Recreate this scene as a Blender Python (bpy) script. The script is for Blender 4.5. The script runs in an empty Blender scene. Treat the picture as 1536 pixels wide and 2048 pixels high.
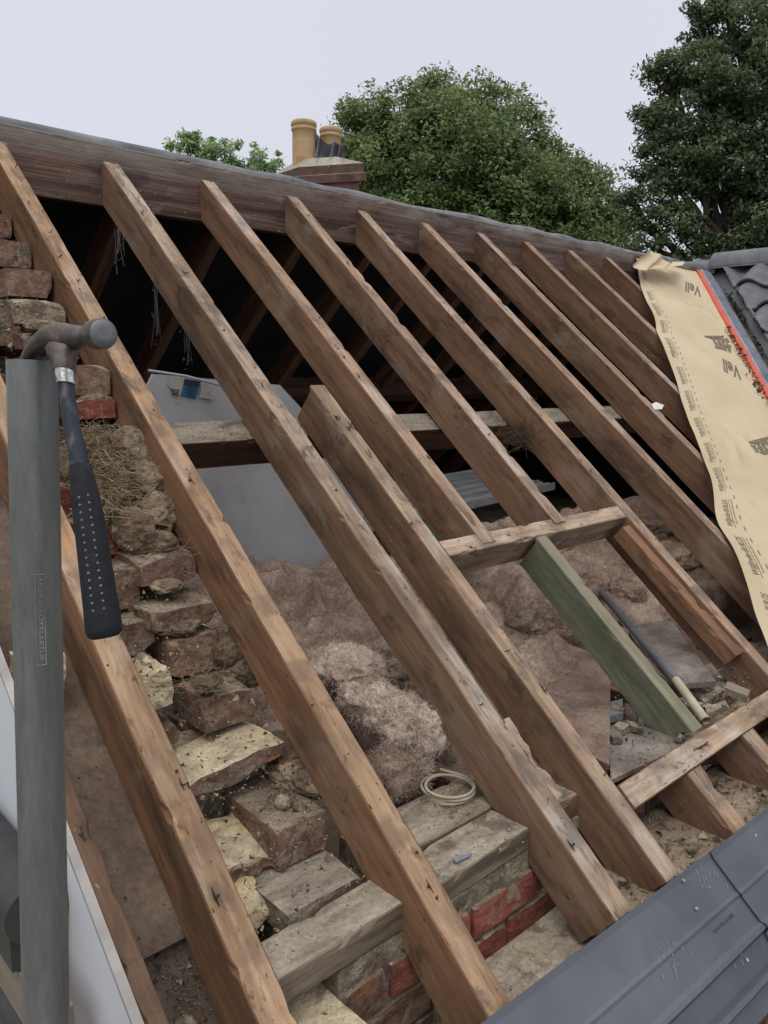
import bpy, bmesh, math, random
import numpy as np
from mathutils import Vector, Matrix, noise

random.seed(7)
scene = bpy.context.scene
C = scene.collection

# ------------------------------------------------------------------ camera
CAM = Vector((0.0, 0.0, 5.5))
ROT = ((0.72939397, -0.11075671, 0.67506844),      # world x (ridge direction) in camera right/down/forward
       (-0.68405055, -0.12919036, 0.71790299),     # world y (into the house)
       (0.00769977, -0.98541504, -0.16999385))     # world z
cd = bpy.data.cameras.new("camera")
cam = bpy.data.objects.new("camera", cd)
C.objects.link(cam)
m = Matrix.Identity(4)
for i in range(3):
    m[i][0] = ROT[i][0]; m[i][1] = -ROT[i][1]; m[i][2] = -ROT[i][2]; m[i][3] = CAM[i]
cam.matrix_world = m
cd.sensor_fit = 'VERTICAL'; cd.sensor_height = 36.0; cd.sensor_width = 27.0
cd.lens = 1603.0 / 2048.0 * 36.0
cd.clip_start = 0.02; cd.clip_end = 3000
scene.camera = cam

# ------------------------------------------------------------------ sky and sun
world = bpy.data.worlds.new("World"); scene.world = world
world.use_nodes = True
wn, wl = world.node_tree.nodes, world.node_tree.links
wn.clear()
wo = wn.new('ShaderNodeOutputWorld'); bg = wn.new('ShaderNodeBackground')
sky = wn.new('ShaderNodeTexSky'); sky.sky_type = 'NISHITA'; sky.sun_disc = False
SUN_EL, SUN_AZ = math.radians(58), math.radians(235)
sky.sun_elevation = SUN_EL; sky.sun_rotation = SUN_AZ; sky.air_density = 1.5; sky.dust_density = 4
tc = wn.new('ShaderNodeTexCoord'); sx = wn.new('ShaderNodeSeparateXYZ')
wl.new(tc.outputs['Generated'], sx.inputs[0])
ramp = wn.new('ShaderNodeValToRGB')                 # overcast: brighter towards the zenith
ramp.color_ramp.elements[0].position = 0.0; ramp.color_ramp.elements[0].color = (6.55, 6.7, 7.6, 1)
ramp.color_ramp.elements[1].position = 1.0; ramp.color_ramp.elements[1].color = (15.5, 15.2, 15.2, 1)
e = ramp.color_ramp.elements.new(0.5); e.color = (7.0, 7.15, 7.95, 1)
wl.new(sx.outputs['Z'], ramp.inputs[0])
nz = wn.new('ShaderNodeTexNoise'); nz.inputs['Scale'].default_value = 2.2; nz.inputs['Detail'].default_value = 4
wl.new(tc.outputs['Generated'], nz.inputs['Vector'])
mr = wn.new('ShaderNodeMapRange'); mr.inputs[3].default_value = 0.91; mr.inputs[4].default_value = 1.07
wl.new(nz.outputs['Fac'], mr.inputs[0])
mul = wn.new('ShaderNodeMix'); mul.data_type = 'RGBA'; mul.blend_type = 'MULTIPLY'; mul.inputs[0].default_value = 1
wl.new(ramp.outputs[0], mul.inputs[6]); wl.new(mr.outputs[0], mul.inputs[7])
mx = wn.new('ShaderNodeMix'); mx.data_type = 'RGBA'; mx.inputs[0].default_value = 0.93
wl.new(sky.outputs[0], mx.inputs[6]); wl.new(mul.outputs[2], mx.inputs[7])
wl.new(mx.outputs[2], bg.inputs[0]); bg.inputs[1].default_value = 0.1
wl.new(bg.outputs[0], wo.inputs[0])
sd = bpy.data.lights.new("sun", 'SUN'); sd.energy = 0.9; sd.angle = math.radians(35); sd.color = (1.0, 0.95, 0.88)
so = bpy.data.objects.new("sun", sd); C.objects.link(so)
sdir = Vector((math.sin(SUN_AZ) * math.cos(SUN_EL), math.cos(SUN_AZ) * math.cos(SUN_EL), math.sin(SUN_EL)))
so.rotation_euler = (-sdir).to_track_quat('-Z', 'Y').to_euler(); so.location = (0, 0, 30)
scene.view_settings.view_transform = 'Standard'; scene.view_settings.look = 'None'
scene.view_settings.exposure = 0.12; scene.view_settings.gamma = 1.0; scene.view_settings.use_curve_mapping = False
scene.render.engine = 'CYCLES'
scene.cycles.max_bounces = 6; scene.cycles.diffuse_bounces = 4; scene.cycles.use_denoising = True

# ------------------------------------------------------------------ geometry frame of the roof
s40, c40 = math.sin(math.radians(40)), math.cos(math.radians(40))
U = Vector((0, c40, s40)); NN = Vector((0, -s40, c40)); XX = Vector((1, 0, 0)); ZZ = Vector((0, 0, 1)); YY = Vector((0, 1, 0))
P0 = CAM - 1.2 * NN
RY = 2.693                                           # ridge line
def RP(X, S, N=0.0): return P0 + Vector((X, 0, 0)) + U * S + NN * N      # along ridge, up the slope, above the rafter tops
def ray(px, py):
    a, b = (px - 768) / 1603.0, (py - 1024) / 1603.0
    return Vector([ROT[i][0] * a + ROT[i][1] * b + ROT[i][2] for i in range(3)])
def hX(px, py, X): q = ray(px, py); return CAM + q * (X / q.x)
def hY(px, py, Y): q = ray(px, py); return CAM + q * (Y / q.y)
def hZ(px, py, Z): q = ray(px, py); return CAM + q * ((Z - CAM.z) / q.z)
def hN(px, py, N): q = ray(px, py); return CAM + q * ((N - 1.2) / NN.dot(q))
def hD(px, py, D): return CAM + ray(px, py) * D
def XSN(p): d = p - P0; return d.x, d.dot(U), d.dot(NN)

# ------------------------------------------------------------------ object helpers
def tag(o, label=None, cat=None, group=None, kind=None):
    if label: o['label'] = label
    if cat: o['category'] = cat
    if group: o['group'] = group
    if kind: o['kind'] = kind
    return o
def link(name, me, mats, parent=None, mtx=None):
    o = bpy.data.objects.new(name, me); C.objects.link(o)
    for mm in (mats if isinstance(mats, (list, tuple)) else [mats]): me.materials.append(mm)
    if mtx is not None: o.matrix_world = mtx
    if parent is not None:
        o.parent = parent
        o.matrix_parent_inverse = parent['_m'] if False else Matrix.Translation(-parent.location) if parent.type == 'EMPTY' else parent.matrix_basis.inverted()
    return o
def empty(name, loc): 
    o = bpy.data.objects.new(name, None); C.objects.link(o); o.location = loc; o.empty_display_size = 0.1
    return o
class MB:
    def __init__(s): s.v = []; s.f = []; s.m = []; s.smooth = []
    def add(s, vs, fs, mi=0, sm=False):
        b = len(s.v); s.v += [tuple(v) for v in vs]
        for f in fs: s.f.append([b + i for i in f]); s.m.append(mi); s.smooth.append(sm)
    def mesh(s, name):
        me = bpy.data.meshes.new(name); me.from_pydata(s.v, [], s.f)
        me.polygons.foreach_set('material_index', s.m); me.polygons.foreach_set('use_smooth', s.smooth)
        me.update(); return me
    def build(s, name, mats, parent=None, mtx=None): return link(name, s.mesh(name), mats, parent, mtx)
    def box(s, x0, x1, y0, y1, z0, z1, mi=0, T=None):
        vs = [Vector((x, y, z)) for x in (x0, x1) for y in (y0, y1) for z in (z0, z1)]
        if T is not None: vs = [T @ v for v in vs]
        s.add(vs, [(0, 1, 3, 2), (4, 6, 7, 5), (0, 4, 5, 1), (2, 3, 7, 6), (0, 2, 6, 4), (1, 5, 7, 3)], mi)
    def tube(s, pts, r, n=10, mi=0, cap=True, sm=True, r2=None):
        pts = [Vector(p) for p in pts]; k = len(pts); rr = r if isinstance(r, (list, tuple)) else [r] * k
        vs = []; up = None
        for i, p in enumerate(pts):
            t = (pts[min(i + 1, k - 1)] - pts[max(i - 1, 0)]).normalized()
            if up is None: up = Vector((0, 0, 1)) if abs(t.z) < .9 else Vector((1, 0, 0))
            a = t.cross(up).normalized(); b = a.cross(t).normalized(); up = b
            for j in range(n):
                q = 2 * math.pi * j / n
                vs.append(p + a * (math.cos(q) * rr[i]) + b * (math.sin(q) * rr[i] * (r2 or 1)))
        fs = [(i * n + j, i * n + (j + 1) % n, (i + 1) * n + (j + 1) % n, (i + 1) * n + j) for i in range(k - 1) for j in range(n)]
        s.add(vs, fs, mi, sm)
        if cap:
            s.add(vs[:n], [list(range(n))[::-1]], mi); s.add(vs[-n:], [list(range(n))], mi)
    def loft(s, secs, n=20, mi=0, sm=True, cap=True):
        """secs: list of (centre, axis_a, axis_b) ; ellipse or superellipse rings"""
        vs = []
        for sec in secs:
            c, a, b = Vector(sec[0]), Vector(sec[1]), Vector(sec[2]); pw = sec[3] if len(sec) > 3 else 1.0
            for j in range(n):
                q = 2 * math.pi * j / n; cx, cy = math.cos(q), math.sin(q)
                cx = math.copysign(abs(cx) ** pw, cx); cy = math.copysign(abs(cy) ** pw, cy)
                vs.append(c + a * cx + b * cy)
        k = len(secs)
        s.add(vs, [(i * n + j, i * n + (j + 1) % n, (i + 1) * n + (j + 1) % n, (i + 1) * n + j) for i in range(k - 1) for j in range(n)], mi, sm)
        if cap: s.add(vs[:n], [list(range(n))[::-1]], mi); s.add(vs[-n:], [list(range(n))], mi)
    def poly(s, pts, th, mi=0, down=Vector((0, 0, -1))):
        n = len(pts); pts = [Vector(p) for p in pts]; lo = [p + down * th for p in pts]
        s.add(pts + lo, [list(range(n)), [n + i for i in range(n)][::-1]] + [(i, n + i, n + (i + 1) % n, (i + 1) % n) for i in range(n)], mi)
def fr(o, x, z):
    x = Vector(x).normalized(); z = Vector(z); z = (z - x * z.dot(x)).normalized(); y = z.cross(x)
    return Matrix(((x.x, y.x, z.x, o[0]), (x.y, y.y, z.y, o[1]), (x.z, y.z, z.z, o[2]), (0, 0, 0, 1)))
def nv(p, sc, seed=0): return noise.noise_vector(Vector(p) * sc + Vector((seed * 7.3, seed * 3.1, seed * 1.7)))
def n1(p, sc, seed=0): return noise.noise(Vector(p) * sc + Vector((seed * 7.3, seed * 3.1, seed * 1.7)))

# ------------------------------------------------------------------ materials
def surf(name, cols, scale=(6, 6, 6), detail=8, rough=0.85, bump=0.3, bscale=None, big=None, spots=None, dust=None, tint=True, contrast=(0.3, 0.7), spec=0.3, metal=0.0, bdist=0.004, fine=None, zband=None, bands=None):
    mt = bpy.data.materials.new(name); mt.use_nodes = True
    nt = mt.node_tree; N, L = nt.nodes, nt.links; N.clear()
    out = N.new('ShaderNodeOutputMaterial'); b = N.new('ShaderNodeBsdfPrincipled'); L.new(b.outputs[0], out.inputs[0])
    b.inputs['Roughness'].default_value = rough; b.inputs['Metallic'].default_value = metal
    b.inputs['Specular IOR Level'].default_value = spec
    t = N.new('ShaderNodeTexCoord'); oi = N.new('ShaderNodeObjectInfo')
    ad = N.new('ShaderNodeVectorMath'); ad.operation = 'ADD'
    cb = N.new('ShaderNodeCombineXYZ'); ml = N.new('ShaderNodeMath'); ml.operation = 'MULTIPLY'; ml.inputs[1].default_value = 37.0
    L.new(oi.outputs['Random'], ml.inputs[0])
    for k in range(3): L.new(ml.outputs[0], cb.inputs[k])
    L.new(t.outputs['Object'], ad.inputs[0]); L.new(cb.outputs[0], ad.inputs[1])
    def noi(sc, det, dist=0.0, ro=.6):
        mp = N.new('ShaderNodeMapping'); mp.inputs['Scale'].default_value = sc if hasattr(sc, '__len__') else (sc, sc, sc)
        L.new(ad.outputs[0], mp.inputs[0])
        n = N.new('ShaderNodeTexNoise'); n.inputs['Scale'].default_value = 1; n.inputs['Detail'].default_value = det
        n.inputs['Roughness'].default_value = ro; n.inputs['Distortion'].default_value = dist
        L.new(mp.outputs[0], n.inputs['Vector']); return n.outputs['Fac']
    def rng(f, a, c, lo=0.0, hi=1.0):
        r = N.new('ShaderNodeMapRange'); r.inputs[1].default_value = a; r.inputs[2].default_value = c; r.inputs[3].default_value = lo; r.inputs[4].default_value = hi
        L.new(f, r.inputs[0]); return r.outputs[0]
    def mix(f, a, c, mode='MIX'):
        x = N.new('ShaderNodeMix'); x.data_type = 'RGBA'; x.blend_type = mode
        if isinstance(f, float): x.inputs[0].default_value = f
        else: L.new(f, x.inputs[0])
        for k, v in ((6, a), (7, c)):
            if isinstance(v, tuple): x.inputs[k].default_value = v + (1,) if len(v) == 3 else v
            else: L.new(v, x.inputs[k])
        return x.outputs[2]
    f0 = noi(scale, detail, 0.4)
    r = N.new('ShaderNodeValToRGB'); el = r.color_ramp.elements
    el[0].position = contrast[0]; el[0].color = cols[0] + (1,); el[1].position = contrast[1]; el[1].color = cols[-1] + (1,)
    for i, c_ in enumerate(cols[1:-1]):
        q = el.new(contrast[0] + (contrast[1] - contrast[0]) * (i + 1) / (len(cols) - 1)); q.color = c_ + (1,)
    L.new(f0, r.inputs[0]); col = r.outputs[0]
    if big:                                    # (colour, scale, threshold, width, amount)
        for bc, bs, th, wd, am in big:
            col = mix(rng(noi(bs, 5, .5), th, th + wd, 0, am), col, bc)
    if spots:                                  # small dark or pale specks
        for sc_, ss, th, am in spots:
            col = mix(rng(noi(ss, 3), th, th + .04, 0, am), col, sc_)
    if fine:                                   # fine grain: (scale, amount)
        col = mix(1.0, col, rng(noi(fine[0], 4, .2, .75), .3, .7, 1 - fine[1], 1 + fine[1]), 'MULTIPLY')
    if bands:                                  # paler marks left across the timber by the old battens: (colour, spacing, amount)
        bx = N.new('ShaderNodeSeparateXYZ'); L.new(t.outputs['Object'], bx.inputs[0])
        m1 = N.new('ShaderNodeMath'); m1.operation = 'MULTIPLY'; m1.inputs[1].default_value = 6.2832 / bands[1]; L.new(bx.outputs['X'], m1.inputs[0])
        m2 = N.new('ShaderNodeMath'); m2.operation = 'ADD'; L.new(m1.outputs[0], m2.inputs[0]); L.new(rng(noi((3, 3, 3), 2), 0, 1, 0, 5), m2.inputs[1])
        m3 = N.new('ShaderNodeMath'); m3.operation = 'SINE'; L.new(m2.outputs[0], m3.inputs[0])
        m4 = N.new('ShaderNodeMath'); m4.operation = 'MULTIPLY'; L.new(rng(m3.outputs[0], .25, .7, 0, bands[2]), m4.inputs[0]); L.new(rng(noi((7, 20, 20), 4), .42, .58, 0, 1), m4.inputs[1])
        col = mix(m4.outputs[0], col, bands[0])
    if zband:                                  # dirt along the upper edge: (colour, z0, z1, amount)
        sz = N.new('ShaderNodeSeparateXYZ'); L.new(t.outputs['Object'], sz.inputs[0])
        za = rng(sz.outputs['Z'], zband[1], zband[2], 0, 1); zn = rng(noi((4, 12, 12), 7), .36, .6, 0, zband[3])
        zm = N.new('ShaderNodeMath'); zm.operation = 'MULTIPLY'; L.new(za, zm.inputs[0]); L.new(zn, zm.inputs[1])
        col = mix(zm.outputs[0], col, zband[0])
    if dust:                                   # pale dust lying on what faces up
        g = N.new('ShaderNodeNewGeometry'); sp = N.new('ShaderNodeSeparateXYZ'); L.new(g.outputs['Normal'], sp.inputs[0])
        a = rng(sp.outputs['Z'], .35, .9, 0, dust[1]); bb = rng(noi(14, 6), .35, .6, .25, 1)
        mm = N.new('ShaderNodeMath'); mm.operation = 'MULTIPLY'; L.new(a, mm.inputs[0]); L.new(bb, mm.inputs[1])
        col = mix(mm.outputs[0], col, dust[0])
    if tint: col = mix(1.0, col, oi.outputs['Color'], 'MULTIPLY')
    L.new(col, b.inputs['Base Color'])
    if bump:
        bp = N.new('ShaderNodeBump'); bp.inputs['Strength'].default_value = bump; bp.inputs['Distance'].default_value = bdist
        L.new(noi(bscale or tuple(3 * q for q in (scale if hasattr(scale, '__len__') else (scale,) * 3)), 6), bp.inputs['Height'])
        L.new(bp.outputs[0], b.inputs['Normal'])
    return mt

M = {}
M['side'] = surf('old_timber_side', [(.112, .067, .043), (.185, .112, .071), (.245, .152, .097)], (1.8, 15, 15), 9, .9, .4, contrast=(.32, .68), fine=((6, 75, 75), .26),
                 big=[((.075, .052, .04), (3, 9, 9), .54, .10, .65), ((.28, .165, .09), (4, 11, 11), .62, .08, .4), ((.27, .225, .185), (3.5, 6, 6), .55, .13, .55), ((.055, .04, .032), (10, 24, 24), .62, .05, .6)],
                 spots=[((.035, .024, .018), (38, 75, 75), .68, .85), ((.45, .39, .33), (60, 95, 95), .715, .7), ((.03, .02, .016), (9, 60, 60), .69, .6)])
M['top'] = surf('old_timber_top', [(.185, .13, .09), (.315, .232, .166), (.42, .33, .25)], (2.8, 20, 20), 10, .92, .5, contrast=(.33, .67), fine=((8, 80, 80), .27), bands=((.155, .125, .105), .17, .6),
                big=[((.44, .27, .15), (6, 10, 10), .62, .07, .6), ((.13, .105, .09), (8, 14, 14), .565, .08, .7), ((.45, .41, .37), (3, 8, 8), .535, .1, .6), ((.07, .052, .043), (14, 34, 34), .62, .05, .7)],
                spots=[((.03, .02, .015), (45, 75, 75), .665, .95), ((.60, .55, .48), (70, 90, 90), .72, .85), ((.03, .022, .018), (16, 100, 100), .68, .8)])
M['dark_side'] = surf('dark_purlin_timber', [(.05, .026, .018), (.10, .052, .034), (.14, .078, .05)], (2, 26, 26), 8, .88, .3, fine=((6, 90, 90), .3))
M['ridge'] = surf('ridge_timber', [(.055, .033, .026), (.115, .069, .053), (.165, .105, .082)], (1.2, 5, 42), 12, .9, .8, contrast=(.36, .64), fine=((5, 40, 130), .4),
                  big=[((.20, .165, .145), (4, 14, 14), .58, .07, .7), ((.05, .036, .03), (5, 12, 12), .56, .07, .75)], spots=[((.45, .4, .36), (70, 70, 70), .69, .8), ((.02, .015, .012), (30, 90, 90), .68, .7)],
                  zband=((.27, .24, .215), -.085, -.02, .9))
M['green'] = surf('algae_green_timber', [(.085, .088, .06), (.12, .126, .086), (.155, .158, .115)], (2, 20, 20), 8, .9, .3, fine=((8, 80, 80), .3),
                  big=[((.13, .085, .055), (3, 8, 8), .6, .1, .5)], spots=[((.25, .24, .2), (50, 60, 60), .72, .5)])
M['greentop'] = surf('algae_green_timber_top', [(.15, .13, .09), (.24, .21, .15), (.30, .26, .19)], (3, 26, 26), 8, .9, .3, big=[((.14, .16, .09), (6, 9, 9), .52, .1, .7)])
M['sawn'] = surf('fresh_sawn_end', [(.42, .24, .11), (.58, .36, .18)], (20, 30, 30), 5, .85, .25)
M['brick_dusty'] = surf('dusty_brown_brick', [(.14, .083, .062), (.225, .14, .105), (.31, .215, .16)], (26, 26, 30), 10, .97, .9, bdist=.005, contrast=(.36, .64), fine=(120, .35),
                        big=[((.36, .31, .235), 13, .56, .05, .85), ((.09, .06, .046), 13, .59, .05, .7), ((.36, .155, .085), 8, .59, .08, .75)], spots=[((.5, .46, .38), 75, .68, .75), ((.03, .02, .016), 60, .68, .8)], dust=((.35, .30, .225), .8))
M['brick_red'] = surf('red_brick', [(.20, .06, .046), (.29, .092, .067), (.34, .135, .10)], (14, 14, 20), 9, .95, .8, bdist=.006, contrast=(.36, .64), fine=(110, .3),
                      big=[((.34, .29, .23), 12, .60, .06, .85), ((.12, .065, .05), 9, .56, .07, .75)], spots=[((.45, .4, .33), 80, .69, .7), ((.04, .025, .02), 60, .69, .7)], dust=((.36, .31, .24), .8))
M['stone'] = surf('cream_mortar_stone', [(.35, .295, .205), (.56, .475, .32), (.66, .58, .41)], (16, 16, 16), 11, .97, 1.0, bdist=.008, contrast=(.36, .64), fine=(130, .25),
                  big=[((.29, .235, .18), 13, .57, .05, .85), ((.64, .52, .26), 7, .50, .12, .75)], spots=[((.10, .075, .055), 80, .65, .85)])
M['mortar'] = surf('grey_mortar', [(.16, .13, .095), (.27, .225, .165), (.38, .325, .24)], (18, 18, 18), 11, .97, 1.0, bdist=.01, contrast=(.36, .64), fine=(130, .4),
                   big=[((.12, .09, .068), 12, .55, .05, .8), ((.48, .40, .27), 9, .6, .06, .75), ((.20, .125, .09), 8, .58, .06, .6)], spots=[((.05, .038, .03), 90, .65, .85), ((.55, .5, .4), 110, .69, .7)])
M['dusty_plate'] = surf('dusty_plate_top', [(.20, .17, .135), (.30, .26, .205), (.38, .335, .27)], (9, 30, 30), 11, .97, .7, contrast=(.36, .64), fine=(110, .3), bdist=.006,
                        big=[((.42, .36, .24), 9, .58, .07, .6), ((.13, .105, .085), 12, .58, .06, .8)], spots=[((.06, .045, .038), 90, .65, .85), ((.55, .5, .43), 120, .7, .7)])
M['plate_side'] = surf('weathered_plate_side', [(.12, .09, .066), (.20, .16, .12), (.26, .215, .165)], (3, 26, 26), 9, .93, .4, fine=((8, 90, 90), .3), contrast=(.36, .64), big=[((.09, .07, .055), (6, 16, 16), .56, .08, .7)])
M['wool'] = surf('mineral_wool', [(.18, .13, .102), (.30, .222, .176), (.43, .335, .275)], (9, 9, 9), 12, 1.0, .5, bdist=.012, contrast=(.32, .68), fine=((90, 90, 90), .35),
                 big=[((.40, .33, .265), 7, .6, .1, .6), ((.12, .085, .066), 6, .57, .12, .6), ((.20, .15, .118), 3, .54, .14, .5)], spots=[((.07, .05, .04), 70, .67, .7), ((.5, .42, .35), 90, .70, .5)], spec=.03)
M['wool_pale'] = surf('pale_mineral_wool', [(.36, .285, .235), (.52, .425, .355), (.63, .535, .46)], (8, 8, 8), 12, 1.0, .5, bdist=.012, contrast=(.32, .68), fine=((80, 80, 80), .3),
                 big=[((.66, .57, .49), 6, .58, .12, .6), ((.22, .165, .13), 6, .58, .12, .6)], spots=[((.08, .055, .045), 70, .68, .7)], spec=.03)
M['wool_fibre'] = surf('wool_fibre', [(.20, .15, .118), (.36, .28, .225)], (4, 4, 4), 5, 1.0, 0, spec=.03)
M['straw'] = surf('straw', [(.15, .105, .06), (.27, .20, .125), (.37, .29, .195)], (30, 30, 30), 3, .9, 0)
M['board_white'] = surf('dusty_white_board', [(.31, .315, .33), (.40, .405, .42), (.45, .455, .47)], (4, 4, 4), 6, .55, .05, spots=[((.12, .10, .09), 40, .73, .7)], big=[((.28, .27, .26), 5, .6, .15, .6)])
M['upvc'] = surf('white_upvc', [(.66, .68, .73), (.73, .75, .80)], (3, 3, 3), 4, .35, 0, spots=[((.35, .34, .33), 45, .75, .5)], spec=.5)
M['upvc_edge'] = surf('grimy_upvc_edge', [(.30, .28, .26), (.46, .44, .42)], (12, 12, 12), 7, .7, .2)
M['galv'] = surf('weathered_galvanised_tube', [(.165, .170, .170), (.205, .211, .212), (.25, .257, .258)], (26, 26, 3.2), 10, .48, .12, bdist=.0015, contrast=(.34, .66), fine=((140, 140, 30), .14),
                 big=[((.135, .145, .142), (18, 18, 6), .56, .12, .5), ((.15, .18, .17), (9, 9, 3), .60, .12, .35), ((.36, .375, .37), (40, 40, 6), .65, .05, .6), ((.08, .08, .08), (30, 30, 12), .68, .04, .8)], spots=[((.34, .35, .35), (80, 80, 24), .73, .7), ((.035, .035, .035), (50, 50, 30), .72, .7)], metal=.6, spec=.5)
M['galv_dark'] = surf('dark_scaffold_tube', [(.04, .042, .04), (.07, .072, .068)], (12, 12, 4), 7, .6, .1, metal=.3)
M['scaf_board'] = surf('scaffold_board', [(.16, .13, .10), (.25, .21, .165)], (20, 2, 20), 8, .9, .3)
M['iron'] = surf('dark_forged_steel', [(.06, .045, .04), (.105, .083, .074), (.17, .145, .132)], (40, 40, 40), 10, .45, .3, bdist=.0012, metal=.5, fine=(260, .25), spec=.5, spots=[((.4, .36, .33), 90, .76, .6)])
M['face'] = surf('worn_hammer_face', [(.15, .15, .155), (.22, .22, .225)], (40, 40, 40), 6, .5, .1, metal=.6)
M['collar'] = surf('chrome_collar', [(.12, .11, .10), (.92, .91, .89)], (150, 150, 150), 5, .3, .2, metal=.8, bdist=.001)
M['shaft'] = surf('blue_grey_shaft', [(.017, .021, .032), (.03, .036, .05), (.17, .17, .18)], (50, 50, 14), 8, .5, .1, bdist=.001, contrast=(.4, .74), spec=.3)
M['rubber'] = surf('black_rubber_grip', [(.012, .014, .018), (.021, .024, .030)], (60, 60, 60), 8, .72, .15, bdist=.001, spec=.2, fine=(200, .25), big=[((.05, .05, .052), 14, .6, .1, .5)])
M['dot'] = surf('worn_grip_dot', [(.12, .13, .14), (.2, .21, .22)], (40, 40, 40), 3, .7, 0)
M['membrane'] = surf('tan_breather_membrane', [(.50, .405, .265), (.56, .46, .31), (.60, .50, .345)], (3, 3, 3), 6, .8, .12, big=[((.46, .355, .22), 6, .58, .12, .5)], spots=[((.18, .13, .09), 55, .76, .7)], spec=.2)
M['ink'] = surf('grey_print', [(.14, .115, .085), (.22, .18, .13)], (40, 40, 40), 4, .8, 0)
M['ink_soft'] = surf('faded_print', [(.17, .135, .10), (.25, .20, .145)], (40, 40, 40), 4, .8, 0)
M['orange'] = surf('orange_strip', [(.50, .085, .05), (.58, .12, .075)], (12, 12, 12), 5, .5, .05)
M['lead'] = surf('grey_ribbed_strip', [(.15, .165, .20), (.22, .24, .285), (.28, .30, .345)], (10, 10, 10), 6, .55, .1, metal=.2)
M['black_tray'] = surf('black_valley_tray', [(.04, .043, .048), (.06, .064, .07)], (8, 8, 8), 6, .45, .1, spots=[((.2, .18, .16), 40, .72, .5)])
M['tile'] = surf('dark_grey_pantile', [(.085, .09, .10), (.12, .125, .138), (.155, .16, .175)], (12, 12, 12), 8, .6, .2, spots=[((.2, .2, .2), 50, .74, .5)])
M['eaves'] = surf('grey_blue_plastic', [(.068, .075, .093), (.085, .093, .113), (.107, .116, .138)], (5, 5, 5), 6, .38, .03, spec=.5, big=[((.15, .15, .16), 7, .64, .1, .4)], spots=[((.3, .31, .33), 60, .76, .5)])
M['felt'] = surf('grey_felt', [(.085, .09, .098), (.14, .148, .158), (.22, .23, .24)], (7, 7, 7), 8, .75, .3, big=[((.28, .29, .30), 6, .6, .1, .6)])
M['felt_in'] = surf('black_felt', [(.016, .018, .026), (.03, .033, .044)], (7, 7, 7), 8, .8, .3)
M['rough_dark'] = surf('dark_dusty_floor', [(.08, .06, .046), (.14, .108, .082), (.20, .16, .125)], (9, 9, 9), 10, 1, .8, bdist=.01)
M['ply'] = surf('brown_soffit_board', [(.10, .07, .052), (.15, .108, .08), (.205, .152, .115)], (5, 5, 5), 11, .9, .35, fine=((70, 70, 70), .3), contrast=(.36, .64), spots=[((.5, .45, .4), 45, .75, .8), ((.03, .025, .02), 50, .72, .8)], big=[((.075, .058, .048), 6, .55, .1, .7), ((.24, .20, .17), 9, .6, .08, .5)])
M['hardboard'] = surf('reddish_brown_hardboard', [(.12, .08, .064), (.19, .132, .105), (.25, .185, .15)], (9, 9, 9), 11, .95, .5, fine=((110, 110, 110), .3), contrast=(.36, .64), spots=[((.05, .04, .034), 50, .68, .7)], big=[((.10, .09, .085), 6, .6, .1, .6)])
M['slate'] = surf('grey_board', [(.12, .10, .085), (.185, .16, .137), (.25, .22, .19)], (9, 9, 9), 11, .95, .5, fine=((110, 110, 110), .3), contrast=(.36, .64), spots=[((.06, .05, .04), 50, .69, .7)], big=[((.11, .085, .06), 4, .58, .1, .6)])
M['pipe'] = surf('grey_plastic_pipe', [(.10, .105, .115), (.15, .155, .165)], (8, 8, 8), 6, .5, .05)
M['pipe_white'] = surf('cream_pipe', [(.33, .29, .21), (.47, .42, .32)], (14, 14, 14), 7, .6, .1)
M['alu'] = surf('dusty_aluminium', [(.26, .27, .285), (.36, .37, .385), (.44, .45, .46)], (2, 30, 30), 6, .5, .05, metal=.4)
M['gcloth'] = surf('green_cloth', [(.01, .075, .022), (.02, .13, .04)], (18, 18, 18), 5, .8, .3)
M['sticker_blue'] = surf('blue_sticker', [(.02, .10, .19), (.03, .15, .27)], (20, 60, 60), 4, .5, 0)
M['sticker_dk'] = surf('navy_sticker', [(.015, .03, .06), (.025, .045, .08)], (20, 60, 60), 4, .5, 0)
M['sticker_pale'] = surf('pale_sticker', [(.30, .295, .27), (.44, .43, .40)], (30, 30, 30), 4, .6, 0)
M['sticker_cream'] = surf('cream_sticker', [(.42, .37, .27), (.52, .46, .34)], (30, 30, 30), 4, .6, 0)
M['pot'] = surf('buff_clay_pot', [(.36, .235, .12), (.48, .33, .18), (.55, .405, .24)], (5, 5, 5), 8, .85, .2, big=[((.40, .18, .09), 5, .58, .1, .7), ((.25, .2, .15), 7, .6, .1, .6)], spots=[((.08, .06, .05), 26, .72, .8)])
M['chim_brick'] = surf('chimney_brick', [(.075, .045, .038), (.125, .07, .056), (.175, .10, .08)], (9, 9, 14), 8, .95, .6, big=[((.09, .075, .065), 6, .55, .1, .7), ((.45, .40, .36), 9, .66, .06, .7)])
M['lichen_mortar'] = surf('lichen_mortar', [(.20, .18, .145), (.33, .30, .25), (.44, .40, .34)], (12, 12, 12), 9, .97, .6)
M['plastic_blk'] = surf('black_plastic_sheet', [(.025, .027, .032), (.045, .048, .058), (.10, .105, .12)], (9, 9, 9), 6, .35, .5, contrast=(.35, .75), spec=.6)
M['bark'] = surf('bark', [(.035, .028, .022), (.07, .056, .044)], (9, 9, 2), 8, .95, .6)
M['rust'] = surf('rusty_nail', [(.03, .018, .013), (.07, .04, .026)], (60, 60, 60), 4, .8, .2, metal=.3)
M['white_bit'] = surf('white_flake', [(.55, .54, .52), (.72, .71, .69)], (40, 40, 40), 4, .8, 0)
M['leaf_litter'] = surf('dry_leaf', [(.12, .045, .02), (.22, .095, .045), (.33, .17, .09)], (60, 60, 60), 3, .9, 0)
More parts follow.
